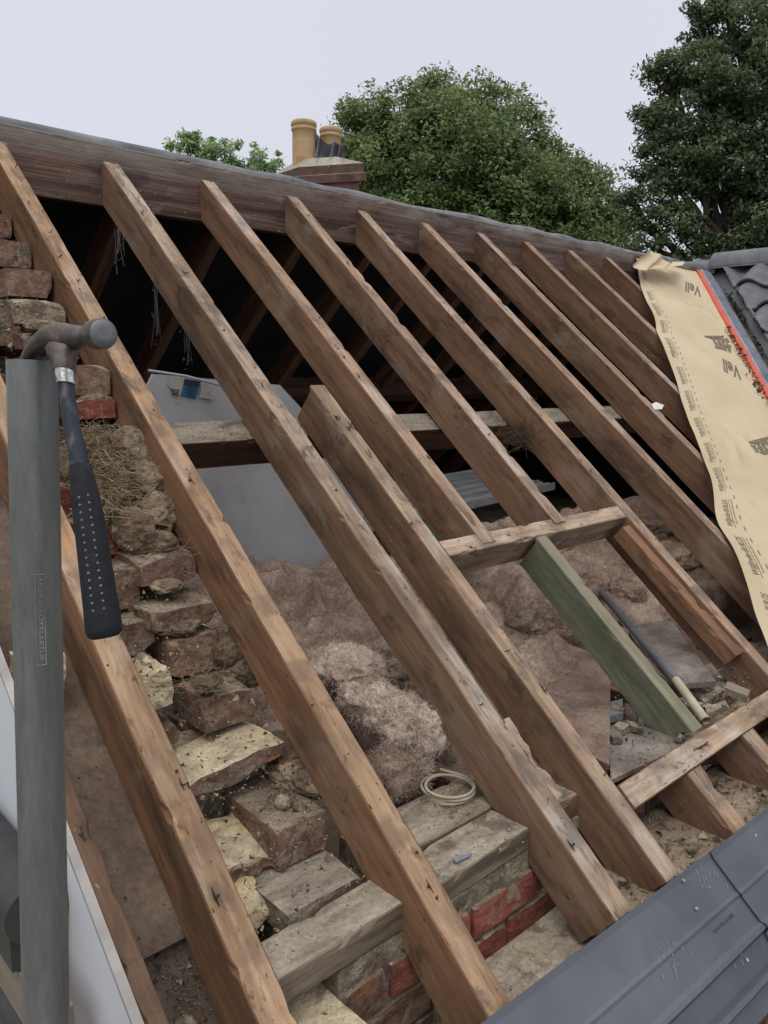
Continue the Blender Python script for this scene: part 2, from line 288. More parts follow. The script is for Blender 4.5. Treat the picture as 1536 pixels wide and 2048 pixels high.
M['crumb'] = surf('mortar_crumb', [(.20, .16, .125), (.34, .29, .23)], (50, 50, 50), 4, .95, 0)
M['crumb_dark'] = surf('dark_crumb', [(.05, .035, .027), (.10, .075, .058)], (50, 50, 50), 4, .95, 0)
M['moss'] = surf('black_moss', [(.018, .018, .018), (.045, .042, .038)], (50, 50, 50), 5, 1, .6)
M['web'] = surf('cobweb', [(.16, .16, .17), (.24, .24, .25)], (30, 30, 30), 2, .9, 0)
M['ground'] = surf('lawn_ground', [(.05, .075, .03), (.08, .105, .045), (.12, .12, .07)], (.6, .6, .6), 9, 1, .4, bdist=.05)
M['patio'] = surf('concrete_patio', [(.22, .19, .165), (.34, .31, .28), (.42, .39, .36)], (3, 3, 3), 9, .95, .3, big=[((.18, .13, .11), 2.2, .55, .06, .8)])
M['wallbrick'] = surf('house_wall_brick', [(.17, .07, .05), (.25, .10, .07)], (8, 8, 14), 8, .95, .4)
def leafmat(name, a, b_, c):
    mt = surf(name, [a, b_, c], (.9, .9, .9), 4, .6, 0, spec=.3, tint=False)
    nt = mt.node_tree; p = [n for n in nt.nodes if n.type == 'BSDF_PRINCIPLED'][0]; o = [n for n in nt.nodes if n.type == 'OUTPUT_MATERIAL'][0]
    tr = nt.nodes.new('ShaderNodeBsdfTranslucent'); ms = nt.nodes.new('ShaderNodeMixShader'); ms.inputs[0].default_value = .35
    src = p.inputs['Base Color'].links[0].from_socket
    nt.links.new(src, tr.inputs[0]); nt.links.new(p.outputs[0], ms.inputs[1]); nt.links.new(tr.outputs[0], ms.inputs[2]); nt.links.new(ms.outputs[0], o.inputs[0])
    return mt
M['leaf_mid'] = leafmat('leaf_mid', (.10, .15, .06), (.165, .225, .085), (.255, .32, .13))
M['leaf_oak'] = leafmat('leaf_oak', (.07, .105, .058), (.115, .16, .078), (.19, .24, .115))
M['leaf_pale'] = leafmat('leaf_pale', (.20, .30, .13), (.27, .38, .17), (.34, .46, .22))

# ------------------------------------------------------------------ timber builder
def timber_mesh(name, L, w, d, seed=0, jit=.0009, chips=2, cut0=0.0, cut1=0.0, step=.014, bev=.0025):
    """local x along the length 0..L, y across, top at z = 0, bottom at z = -d; slots: 0 side, 1 top, 2 ends"""
    rnd = random.Random(seed); n = max(3, int(L / step)); h = w / 2
    e_ = min(.013, d * .4); prof = [(-h + bev, 0), (h - bev, 0), (h, -bev), (h, -e_), (h, -d + bev), (h - bev, -d), (-h + bev, -d), (-h, -d + bev), (-h, -e_), (-h, -bev)]
    ch = [(rnd.uniform(.05, L - .05), rnd.choice((0, 1)), rnd.uniform(.012, .035), rnd.uniform(.002, .006)) for _ in range(chips * 2)]
    vs = []; fs = []; ms = []
    for i in range(n + 1):
        x = L * i / n
        for k, (y, z) in enumerate(prof):
            q = nv((x * 3, y * 30, z * 30), 1.0, seed) * jit + nv((x * 25, y * 40, z * 40), 1.0, seed + 5) * (jit * .7)
            yy, zz = y + q.y + n1((x, 3, 1), 1.1, seed) * .003, z + q.z + n1((x, 0, 0), 1.3, seed) * .0035
            for cx, sd, cl, cdp in ch:
                a = min(1, max(0, 1 - abs(x - cx) / cl) * 1.8) if x > cx else min(1, max(0, 1 - abs(x - cx) / (cl * .35)) * 1.5)
                if a > 0:
                    if sd == 0 and k in (0, 9): yy += cdp * a; zz -= cdp * .6 * a if k == 0 else cdp * 1.3 * a
                    if sd == 1 and k in (1, 2): yy -= cdp * a; zz -= cdp * .6 * a if k == 1 else cdp * 1.3 * a
            t0 = cut0 * (-z / d); t1 = cut1 * (-z / d)
            vs.append((x + (t0 if i == 0 else 0) + (t1 if i == n else 0), yy, zz))
    for i in range(n):
        for k in range(10):
            a, b = i * 10 + k, i * 10 + (k + 1) % 10
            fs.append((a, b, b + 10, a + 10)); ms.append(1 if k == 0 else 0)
    fs.append(list(range(10))[::-1]); fs.append([n * 10 + k for k in range(10)]); ms += [2, 2]
    me = bpy.data.meshes.new(name); me.from_pydata(vs, [], fs); me.polygons.foreach_set('material_index', ms); me.update()
    bm = bmesh.new(); bm.from_mesh(me); bmesh.ops.recalc_face_normals(bm, faces=bm.faces); bm.to_mesh(me); bm.free()
    return me
def timber(name, mtx, L, w, d, mats=('side', 'top', 'side'), seed=0, tint=(1, 1, 1), label=None, cat=None, group=None, parent=None, **kw):
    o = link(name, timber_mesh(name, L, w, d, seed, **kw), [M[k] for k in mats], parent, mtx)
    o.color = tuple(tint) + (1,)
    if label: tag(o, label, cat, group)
    return o
def rafter(X, S0, S1, w=.054, d=.115, N=0.0, X1=None, **kw):
    a = RP(X + w / 2, S0, N); b = RP((X1 if X1 is not None else X) + w / 2, S1, N)
    return timber('rafter' if 'name' not in kw else kw.pop('name'), fr(a, b - a, NN), (b - a).length, w, d, **kw)
def nails(o, L, w, n, seed):
    rnd = random.Random(seed)
    for k in range(n):
        mb = MB(); p = Vector((rnd.uniform(.06, L - .06), rnd.uniform(-w * .36, w * .36), .0)); a = rnd.uniform(0, 6.28); l = rnd.uniform(.003, .014); lean = rnd.uniform(.1, 1.4)
        q = p + Vector((math.cos(a) * l * math.sin(lean), math.sin(a) * l * math.sin(lean), l * math.cos(lean) + .0012))
        mb.tube([p - Vector((0, 0, .002)), q], .0012, 6); d = (q - p).normalized(); mb.tube([q, q + d * .001], .0028, 8)
        if rnd.random() < .6:                 # the torn fibres round an old fixing
            mb.tube([p + Vector((-.012, 0, .0002)), p + Vector((.0, .001, .0006)), p + Vector((rnd.uniform(.008, .02), 0, .0002))], [.0005, .0019, .0005], 5)
        c_ = mb.build('nail', M['rust']); c_.parent = o

RG = "bare rafters of the opened roof slope"
SR = 2.495
RAF = [  # X left edge, S0, S1, X at the top, tint, label, nails, extra
 (.538, -.16, 2.49, .556, (.98, .86, .73), "tan rafter behind the hammer grip, nearest to the grey scaffold pole", 6, {}),
 (.876, -.115, SR, None, (.98, .86, .73), "long tan rafter running beside the stepped broken bricks", 9, {}),
 (1.236, -.125, SR, None, (.92, .90, .88), "long rafter between the cut short rafter and the stepped brick side, crossing the white board", 9, {'w': .058}),
 (1.418, -.13, 1.378, 1.425, (.98, .94, .9), "short rafter with a pale sawn top end standing free below the dark opening", 8, {'w': .054, 'cut1': -.11}),
 (1.622, .74, SR, 1.604, (1.02, .95, .9), "rafter ending on the left half of the upper trimmer", 5, {'N': .003}),
 (1.965, .755, SR, 1.985, (.98, .92, .9), "rafter ending on the upper trimmer just above the green timber", 4, {'N': .003}),
 (2.330, .072, SR, 2.355, (.98, .9, .86), "long rafter at the right end of the upper trimmer with a batten on its side", 4, {}),
 (2.740, -.13, SR, None, (.92, .84, .8), "first rafter right of the upper trimmer, its foot slipping under the tan membrane", 0, {}),
 (3.130, -.13, SR, None, (.88, .8, .76), "second rafter right of the upper trimmer, half under the tan membrane", 0, {}),
 (3.505, -.13, SR, None, (.88, .8, .76), "third rafter right of the upper trimmer, beside the small white flake", 0, {}),
 (3.900, -.13, SR, None, (.86, .78, .74), "next-to-last visible rafter before the tan membrane, near the ridge end", 0, {}),
 (4.290, -.13, SR, None, (.86, .78, .74), "last rafter visible beside the raised corner of the tan membrane", 0, {}),
]
for i, (x, s0, s1, x1, tn, lb, nn_, ex) in enumerate(RAF):
    kw = dict(ex); mats = ('side', 'top', 'sawn') if i == 3 else ('side', 'top', 'side')
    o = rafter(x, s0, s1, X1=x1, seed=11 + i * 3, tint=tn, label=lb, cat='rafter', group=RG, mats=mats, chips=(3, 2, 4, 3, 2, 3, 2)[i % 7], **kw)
    if nn_: nails(o, s1 - s0, .05, nn_, 90 + i)

# ridge board: face towards the camera at y = RY
o = timber('ridge_board', fr((.2, RY + .022, 6.243), XX, ZZ), 5.6, .044, .198, mats=('ridge', 'ridge', 'ridge'), seed=3, chips=10, jit=.0016)
tag(o, "deep brown ridge board along the top of the bare rafters", "ridge board")

# trimmers, stub, jacks
TM = fr(RP(1.478, .752), XX, NN)
timber('trimmer', TM, .852, .05, .108, seed=61, tint=(1.1, 1.06, 1.04), chips=6, mats=('top', 'top', 'side'), label="upper trimmer carrying the feet of two cut rafters above the green timber", cat="trimmer", group="trimmers of the roof opening")
timber('trimmer', fr(RP(1.479, .040), XX, NN), 1.35, .058, .105, seed=62, tint=(1.12, 1.08, 1.02), mats=('side', 'top', 'side'), label="lower trimmer with a pale top across the bottom right, above the grey plastic sheets", cat="trimmer", group="trimmers of the roof opening")
rafter(1.838, .078, .724, w=.052, d=.100, N=-.003, seed=63, mats=('green', 'greentop', 'green'), cut0=.06, cut1=-.08, chips=2, label="short green algae-stained timber between the two trimmers", cat="timber", name='trimmer_rafter')
rafter(1.712, -.19, .009, w=.066, d=.11, N=-.003, seed=64, tint=(.95, .9, .86), label="stub rafter below the lower trimmer with an orange patch near its middle", cat="rafter", group="stub rafters under the lower trimmer")
rafter(2.018, -.19, .009, w=.066, d=.11, N=-.003, seed=65, tint=(.85, .78, .74), label="stub rafter below the lower trimmer at the right edge of the picture", cat="rafter", group="stub rafters under the lower trimmer")
rafter(2.286, .19, .70, w=.043, d=.052, N=-.010, seed=66, tint=(1.05, .93, .85), mats=('side', 'side', 'side'), label="reddish batten fixed to the side of the rafter right of the green timber", cat="batten", name='batten')
o = rafter(1.296, .11, .30, w=.030, d=.06, N=-.006, seed=67, tint=(.95, .92, .9), cut0=.02, cut1=-.02, chips=6, label="splintered grey packing piece against the long rafter above the wall plate", cat="timber", name='packing_piece')

# purlin under the rafters and the far purlin
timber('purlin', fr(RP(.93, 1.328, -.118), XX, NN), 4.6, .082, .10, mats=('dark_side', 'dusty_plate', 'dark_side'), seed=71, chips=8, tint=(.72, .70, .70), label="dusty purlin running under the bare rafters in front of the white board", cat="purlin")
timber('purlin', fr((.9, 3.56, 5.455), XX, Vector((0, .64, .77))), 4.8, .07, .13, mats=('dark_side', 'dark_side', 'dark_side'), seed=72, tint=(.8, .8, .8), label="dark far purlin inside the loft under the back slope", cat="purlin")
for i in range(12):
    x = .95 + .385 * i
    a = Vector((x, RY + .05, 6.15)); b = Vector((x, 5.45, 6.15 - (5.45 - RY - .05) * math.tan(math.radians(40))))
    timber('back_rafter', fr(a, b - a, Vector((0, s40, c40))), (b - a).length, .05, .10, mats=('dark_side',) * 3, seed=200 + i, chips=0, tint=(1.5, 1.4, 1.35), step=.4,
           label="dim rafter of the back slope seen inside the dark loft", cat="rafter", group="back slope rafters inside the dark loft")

# back slope covering: felt outside, black inside, wavy along the ridge
mb = MB(); nx, ny = 160, 16; vs = []
for j in range(ny + 1):
    for i in range(nx + 1):
        x = .2 + 5.6 * i / nx
        hump = .005 * math.sin(x * 13 + 2 * math.sin(x * 3.3)) * min(1, max(0, (x - 1.5) / .6)) + .004 * n1((x, 0, 0), 3, 4)
        if j == 0: y, z = RY + .016 + .004 * n1((x, 5, 0), 9), 6.2445
        elif j == 1: y, z = RY + .020, 6.256 + .6 * hump
        elif j == 2: y, z = RY + .036, 6.270 + hump
        else:
            y = RY + .06 + (j - 3) / (ny - 3) * 2.85; z = 6.266 - (y - RY - .06) * math.tan(math.radians(40)) + .5 * hump
        vs.append((x, y, z))
n_ = nx + 1
mb.add(vs, [(j * n_ + i, j * n_ + i + 1, (j + 1) * n_ + i + 1, (j + 1) * n_ + i) for j in range(ny) for i in range(nx)], 0, True)
vs2 = [(x, y, z - .012) for x, y, z in vs[3 * n_:]]
mb.add(vs2, [((j + 1) * n_ + i, (j + 1) * n_ + i + 1, j * n_ + i + 1, j * n_ + i) for j in range(ny - 3) for i in range(nx)], 1, True)
tag(mb.build('roofing_felt', [M['felt'], M['felt_in']]), "wavy grey roofing felt lying along the back of the ridge board", "roofing felt")

# ------------------------------------------------------------------ masonry
def rock(bm_w, d, h, seed, rough=.004, chips=3, chip=.02, cuts=6, top_slot=1):
    """block with its front-left-top corner region worn: x 0..w, y 0..d, z -h..0"""
    rnd = random.Random(seed); bm = bmesh.new(); bmesh.ops.create_cube(bm, size=1.0)
    bmesh.ops.subdivide_edges(bm, edges=bm.edges, cuts=cuts, use_grid_fill=True)
    S = Vector((bm_w, d, h))
    for f in bm.faces: f.material_index = top_slot if f.normal.z > .9 else 0
    pl = []
    for _ in range(chips):
        c = Vector((rnd.choice((-.5, .5)), rnd.choice((-.5, -.5, .5)), rnd.choice((-.5, .5, .5))))
        nn = Vector((c.x * rnd.uniform(.2, 2), c.y * rnd.uniform(.2, 2), c.z * rnd.uniform(.2, 2)))
        nn = Vector((nn.x / S.x, nn.y / S.y, nn.z / S.z)).normalized()
        pl.append((Vector((c.x * S.x, c.y * S.y, c.z * S.z)) - nn * rnd.uniform(.25, 1) * chip, nn))
    for v in bm.verts:
        p = Vector((v.co.x * S.x, v.co.y * S.y, v.co.z * S.z))
        for c, nn in pl:
            q = (p - c).dot(nn)
            if q > 0: p -= nn * q * .92
        p += nv(p, 22, seed) * rough * .8 + nv(p, 60, seed + 3) * rough * .6
        v.co = p + Vector((bm_w / 2, d / 2, -h / 2))
    return bm
def block(name, x0, x1, y0, d, z1, h, mats, seed, yaw=0.0, parent=None, **kw):
    bm = rock(x1 - x0, d, h, seed, **kw); me = bpy.data.meshes.new(name); bm.to_mesh(me); bm.free()
    for p in me.polygons: p.use_smooth = False
    o = link(name, me, [M[k] for k in mats], parent, Matrix.Translation((x0, y0, z1)) @ Matrix.Rotation(yaw, 4, 'Z'))
    return o

gable = empty('stepped_brick_wall', Vector((.74, 1.6, 4.0)))
tag(gable, "half-demolished stepped brick wall climbing between the tan rafters", "brick wall")
# rough core under the loose courses
mb = MB(); ns = 90; nw = 10
xs = [.612 + (.862 - .612) * k / nw for k in range(nw + 1)]
vs = []
for i in range(ns + 1):
    y = .90 + (2.68 - .90) * i / ns
    for x in xs:
        stp = math.floor((y - .90) / .09) * .09 + .90
        z = 4.58 + .839 * (stp - .77) - .285 + .012 * n1((x, y, 0), 18) + .012 * n1((x, y, 3), 45)
        vs.append((x, y, z))
k_ = nw + 1
mb.add(vs, [(i * k_ + j, i * k_ + j + 1, (i + 1) * k_ + j + 1, (i + 1) * k_ + j) for i in range(ns) for j in range(nw)], 0, False)
lo = [(x, y, 3.0) for (x, y, z) in vs]
for j0 in (0, nw):
    q = [vs[i * k_ + j0] for i in range(ns + 1)]; q2 = [(x, y, 0.0) for x, y, z in q]; n0 = len(q)
    mb.add(q + q2, [(i, i + 1, n0 + i + 1, n0 + i) for i in range(ns)], 0)
q = [vs[j] for j in range(k_)]; mb.add(q + [(x, y, 0) for x, y, z in q], [(j, j + 1, k_ + j + 1, k_ + j) for j in range(nw)], 0)
mb.build('mortar_core', M['mortar'], gable)
D_, R_, S_, Mo = ('brick_dusty', 'mortar'), ('brick_red', 'mortar'), ('stone', 'stone'), ('mortar', 'mortar')
BR = [  # top front edge left px, right px, bottom y px, right-hand X, depth, mats, roughness
 ((-60, 425), (21, 430), 477, .866, .14, D_, .003), ((-40, 478), (60, 486), 537, .866, .13, D_, .005), ((13, 538), (102, 543), 597, .866, .13, D_, .004),
 ((25, 595), (130, 603), 652, .866, .13, Mo, .008), ((-60, 634), (40, 637), 692, .752, .20, D_, .002), ((45, 660), (150, 668), 700, .866, .12, D_, .006),
 ((120, 730), (218, 731), 790, .866, .13, D_, .004), ((150, 803), (229, 799), 836, .866, .16, R_, .006), ((90, 965), (143, 970), 1030, .70, .12, R_, .004),
 ((160, 1028), (237, 1042), 1107, .75, .12, R_, .004), ((280, 1115), (390, 1105), 1155, .866, .13, D_, .004), ((190, 1150), (277, 1133), 1212, .745, .12, D_, .006),
 ((300, 1190), (433, 1200), 1243, .866, .13, D_, .009), ((200, 1252), (308, 1238), 1302, .735, .12, D_, .007), ((342, 1280), (433, 1262), 1335, .856, .15, D_, .003),
 ((410, 1402), (503, 1373), 1437, .868, .22, D_, .003), ((555, 1659), (650, 1620), 1695, .868, .16, D_, .003),
 ((575, 1795), (722, 1750), 1795, .868, .12, ('mortar', 'dusty_plate'), .002)]
for i, (a, b, yb, xr, dp, mats, ro) in enumerate(BR):
    pr = hX(b[0], b[1], xr); pl = hY(a[0], a[1], pr.y); pb = hY(b[0], yb, pr.y)
    h = max(.035, min(.085, pr.z - pb.z))
    o = block('brick', min(pl.x, xr - .04), xr, pr.y, dp * 1.35, pr.z, h, mats, 300 + i, rough=ro * .5, chips=2 + int(ro * 400), chip=.007 + ro * 1.6, cuts=8, parent=gable, yaw=random.uniform(-.02, .02))
    o.color = random.choice(((1, 1, 1), (.9, .88, .88), (1.1, 1.02, .96), (.85, .8, .82))) + (1,)
# further courses showing between the loose ones
for i, y in enumerate(np.arange(1.0, 2.5, .09)):
    z = 4.58 + .839 * (y - .77) - .262
    o = block('brick', .618 + random.uniform(-.004, .006), .735 + random.uniform(-.02, .02), y, .16, z, .066, random.choice((D_, D_, D_, Mo)), 400 + i, rough=.0022, chips=3, chip=.012, parent=gable)
    o.color = random.choice(((1, 1, 1), (.85, .8, .8), (.75, .7, .68))) + (1,)
    o = block('brick', .748, .86, y + .03 + .0, .16, z - .012, .066, random.choice((D_, D_, R_, D_)), 450 + i, rough=.0022, chips=3, chip=.012, parent=gable)
    o.color = random.choice(((.9, .9, .9), (.8, .76, .75), (.7, .66, .64))) + (1,)
# mortar lumps
def lump(px, py, N, r, mats, seed, squash=.6, name='mortar_lump', parent=gable, rough=.17):
    bm = bmesh.new(); bmesh.ops.create_icosphere(bm, subdivisions=4, radius=1)
    for v in bm.verts:
        p = v.co.copy(); p *= 1 + rough * n1(p, 1.6, seed) + rough * .6 * n1(p, 4, seed) + rough * .3 * n1(p, 10, seed)
        v.co = Vector((p.x * r[0], p.y * r[1], p.z * r[2]))
    me = bpy.data.meshes.new(name); bm.to_mesh(me); bm.free()
    c = hN(px, py, N)
    return link(name, me, [M[k] for k in mats], parent, Matrix.Translation(c))
for i, (px, py, N, r) in enumerate([(262, 905, -.10, (.045, .06, .06)), (292, 965, -.10, (.04, .06, .05)), (315, 1030, -.11, (.05, .05, .05)), (265, 1060, -.10, (.045, .06, .05)), (300, 1090, -.12, (.06, .05, .03)),
                                    (188, 800, -.08, (.045, .03, .018)), (335, 1172, -.10, (.035, .03, .015)), (350, 1250, -.14, (.05, .05, .02)), (415, 1365, -.12, (.03, .03, .015)),
                                    (600, 1545, -.175, (.05, .09, .035)), (580, 1500, -.19, (.06, .08, .03)), (470, 1300, -.17, (.06, .05, .04)), (90, 655, -.06, (.05, .03, .02)), (480, 1330, -.19, (.05, .06, .05))]):
    lump(px, py, N, r, ('mortar',), 500 + i).color = ((.62, .56, .5, 1) if i in (10, 11, 5, 8) else (.85, .8, .75, 1))
block('brick_end', .625, .70, 1.2, .1, 4.62, .05, D_, 499, parent=gable)

# loose yellow-cream stones and broken bricks lying on the wall: things of their own
def loose(name, a, b, yb, xr, dp, mats, seed, label, cat, ro=.008, chips=5, chip=.035, h=None, yaw=0.0):
    pr = hX(b[0], b[1], xr); pl = hY(a[0], a[1], pr.y); pb = hY(b[0], yb, pr.y)
    o = block(name, pl.x, xr, pr.y, dp, pr.z, h or max(.03, pr.z - pb.z), mats, seed, rough=ro, chips=chips, chip=chip, yaw=yaw, cuts=9)
    tag(o, label, cat, "pale broken stones lying on the brick wall"); return o
loose('broken_stone', (262, 1335), (343, 1335), 1408, .722, .10, S_, 601, "grey-cream broken stone beside the rafter, just below the hammer grip", "stone")
loose('broken_stone', (255, 1318), (317, 1320), 1340, .715, .08, S_, 602, "small thin cream stone wedged above the grey-cream one", "stone", h=.02)
loose('broken_stone', (350, 1545), (568, 1482), 1530, .872, .20, ('brick_dusty', 'stone'), 603, "long broken brick topped with pale yellow mortar, right of the tan rafter", "stone", ro=.007)
loose('broken_stone', (430, 1690), (556, 1668), 1730, .77, .14, ('brick_dusty', 'stone'), 604, "big yellow-topped broken stone in the middle of the steps", "stone", ro=.011, chip=.05)
loose('broken_stone', (478, 1795), (548, 1775), 1855, .72, .085, S_, 605, "yellow broken stone at the bottom, just above the long wooden plate", "stone", ro=.01, chip=.04)
loose('broken_stone', (540, 1830), (570, 1822), 1850, .745, .05, S_, 606, "small cream stone sliver next to the bottom yellow stone", "stone", h=.025)
o = lump(566, 1605, -.14, (.017, .017, .014), ('mortar',), 610, name='pebble', parent=None, rough=.1); tag(o, "small round grey pebble on a brick top", "pebble")
o = block('broken_stone', .44, .50, 1.33, .09, 5.02, .06, S_, 611, rough=.008); tag(o, "cream stone at the left picture edge behind the scaffold pole", "stone", "pale broken stones lying on the brick wall")

# straw nest
nest = empty('straw_nest', hN(205, 930, -.09)); tag(nest, "old bird nest of dry straw on the broken brick wall behind the hammer", "nest")
mb = MB(); rnd = random.Random(5)
def straw(mb, p, d, L, r, bend, rnd, n=4):
    d = d.normalized(); s = Vector((rnd.uniform(-1, 1), rnd.uniform(-1, 1), rnd.uniform(-1, 1))) * bend
    mb.tube([p + d * L * (k / n) + s * ((k / n) ** 2) * L for k in range(n + 1)], r, 3, cap=False)
for k in range(1500):
    t = rnd.random(); px = 215 + rnd.gauss(0, 36) + (t - .5) * 60; py = 850 + t * 170 + rnd.gauss(0, 8)
    if px > 300 or px < 118: continue
    p = hN(px, py, -.055 + rnd.uniform(-.045, .012) - .00012 * (px - 210) ** 2 * .04)
    d = Vector((rnd.gauss(0, 1), rnd.gauss(-.3, .6), rnd.gauss(-.5, .55)))
    straw(mb, p, d, rnd.uniform(.02, .075), rnd.uniform(.0005, .0010), .25, rnd)
for k in range(120):
    px = rnd.uniform(200, 245); p = hN(px, rnd.uniform(960, 1000), -.05 + rnd.uniform(-.02, .01))
    straw(mb, p, Vector((rnd.gauss(0, .25), -.3, -1)), rnd.uniform(.03, .06), .0008, .15, rnd)
for k in range(70):
    px = rnd.uniform(250, 370); py = 1010 + (px - 250) * .9 + rnd.gauss(0, 25)
    straw(mb, hN(px, py, -.085 + rnd.uniform(0, .02)), Vector((rnd.gauss(0, 1), rnd.gauss(0, .5), rnd.gauss(-.3, .3))), rnd.uniform(.02, .06), .0006, .3, rnd)
for k in range(90):
    px = rnd.uniform(350, 450); py = rnd.uniform(1330, 1385)
    straw(mb, hN(px, py, -.115 + rnd.uniform(0, .012)), Vector((rnd.gauss(0, 1), rnd.gauss(0, .7), rnd.gauss(-.2, .3))), rnd.uniform(.02, .05), .0005, .3, rnd)
mb.build('straw', M['straw'], nest)
bm = bmesh.new(); bmesh.ops.create_icosphere(bm, subdivisions=4, radius=1)
for v in bm.verts: v.co = Vector((v.co.x * .055, v.co.y * .09, v.co.z * .06)) * (1 + .15 * n1(v.co, 2.5, 8) + .1 * n1(v.co, 7, 8))
me = bpy.data.meshes.new('packed_straw'); bm.to_mesh(me); bm.free(); link('packed_straw', me, M['straw'], nest, Matrix.Translation(hN(205, 935, -.14)))
for o_ in (C.objects['packed_straw'],): o_.color = (.3, .27, .25, 1)

# ------------------------------------------------------------------ eaves wall with wall plates
ew = empty('eaves_wall', Vector((1.2, .95, 4.0))); tag(ew, "low red and dusty brick wall under the wall plates at the rafter feet", "brick wall")
mb = MB()
mb.box(.735, 5.3, .880, 1.10, 0, 4.55)
mb.build('mortar_bed', M['mortar'], ew)
rnd = random.Random(9)
for c in range(8):
    z1 = 4.506 - c * .078
    x = .735 - (0 if c % 2 else .11)
    while x < 2.4:
        x1 = x + .215
        if c > 3 and x > 1.35: break
        a, b = max(x, .735) + .006, x1 - .006
        red = c in (0, 1) and .80 < x < 1.25
        if b - a > .03:
            o = block('brick', a, b, .872 + rnd.uniform(-.003, .003), .10, z1, .064, ('brick_red', 'mortar') if red else ('brick_dusty', 'mortar'), 700 + c * 20 + int(x * 10), rough=.0025, chips=3, chip=.012, parent=ew)
            o.color = (1, 1, 1, 1) if red else (.8, .78, .76, 1)
        x = x1
tag(timber('wall_plate', fr((.615, .922, 4.606), XX, ZZ), .262, .088, .052, tint=(.95, .95, .92), mats=('plate_side', 'dusty_plate', 'plate_side'), seed=81), "short dusty wall plate at the bottom, left of the second rafter foot", "wall plate", "wall plates")
tag(timber('wall_plate', fr((.932, .925, 4.600), XX, ZZ), .300, .098, .045, tint=(.95, .95, .92), mats=('plate_side', 'dusty_plate', 'plate_side'), seed=82), "front dusty wall plate above the bright red bricks", "wall plate", "wall plates")
tag(timber('wall_plate', fr((.93, 1.045, 4.602), XX, ZZ), .62, .130, .045, tint=(.95, .95, .92), mats=('plate_side', 'dusty_plate', 'plate_side'), seed=83), "rear dusty wall plate with the cream cable coil on it", "wall plate", "wall plates")
tag(timber('wall_plate', fr((1.300, .935, 4.602), XX, ZZ), .118, .10, .05, mats=('side', 'dusty_plate', 'side'), seed=84), "stub of wall plate between the splintered packing piece and the short rafter", "wall plate", "wall plates")
tag(timber('wall_plate', fr((1.48, 1.0, 4.585), XX, ZZ), 1.3, .16, .045, mats=('mortar', 'dusty_plate', 'mortar'), seed=85), "dirty wall plate under the foot of the green timber", "wall plate", "wall plates")
o = block('ledge_slab', .93, 1.32, .70, .15, 4.405, .05, ('mortar', 'dusty_plate'), 790, rough=.002, cuts=8); tag(o, "pale flat slab below the red bricks beside the grey plastic sheet", "slab")
o = block('ledge_slab', 1.33, 2.9, .66, .20, 4.46, .06, ('mortar', 'dusty_plate'), 792, rough=.004, cuts=14); o.color = (.75, .68, .6, 1); tag(o, "long dusty masonry ledge between the stub rafter feet and the grey plastic sheets", "ledge")
o = block('ledge_slab', .58, .732, .80, .15, 4.505, .05, ('mortar', 'stone'), 791, rough=.004); tag(o, "pale slab end at the bottom edge between two rafter feet", "slab")
o = rafter(.934, .10, .33, w=.022, d=.075, N=-.03, seed=86, cut0=.03, mats=('hardboard', 'hardboard', 'hardboard'), name='splinter_board', label="brown offcut leaning on the right side of the tan rafter above the plate", cat="offcut")

# ------------------------------------------------------------------ loft floor and what lies on it
mb = MB(); mb.box(.862, 5.6, 1.10, 5.4, 4.42, 4.50); tag(mb.build('loft_floor', M['rough_dark']), kind='structure')
for i, x in enumerate((1.30, 1.68, 2.06, 2.44, 2.82)):
    timber('ceiling_joist', fr((x, 1.10, 4.585), YY, ZZ), 1.7, .05, .09, seed=800 + i, mats=('dark_side', 'side', 'side'), label="dusty ceiling joist on the loft floor among the insulation", cat="joist", group="ceiling joists")
def sheet(name, pts, z, th, mat, label, cat, group=None):
    mb = MB(); P = [hZ(a, b, z) for a, b in pts]
    # subdivided irregular plate
    mb.poly(P, th); o = mb.build(name, M[mat]); return tag(o, label, cat, group)
sheet('hardboard_offcut', [(1040, 1292), (1062, 1280), (1105, 1277), (1182, 1304), (1203, 1330), (1221, 1364), (1219, 1530), (1160, 1500), (1090, 1380), (1040, 1310)], 4.622, .012, 'hardboard', "reddish brown irregular board left of the green timber", "board", "loose boards on the loft floor")
sheet('board_offcut', [(1258, 1262), (1275, 1250), (1330, 1240), (1345, 1243), (1432, 1362), (1360, 1368), (1300, 1340)], 4.66, .016, 'slate', "grey board with a straight end right of the pipe", "board", "loose boards on the loft floor")
sheet('board_offcut', [(1190, 1185), (1300, 1175), (1345, 1215), (1335, 1245), (1250, 1255)], 4.63, .02, 'slate', "dusty brown board behind the grey one near the insulation", "board", "loose boards on the loft floor")
sheet('board_offcut', [(1218, 1490), (1290, 1448), (1370, 1478), (1350, 1500), (1222, 1560)], 4.60, .012, 'slate', "flat grey slate pieces below the foot of the green timber", "board", "loose boards on the loft floor")
sheet('slate_chip', [(905, 1716), (945, 1705), (938, 1712), (912, 1724)], 4.606, .003, 'lead', "thin slate chip on the front wall plate", "slate chip")
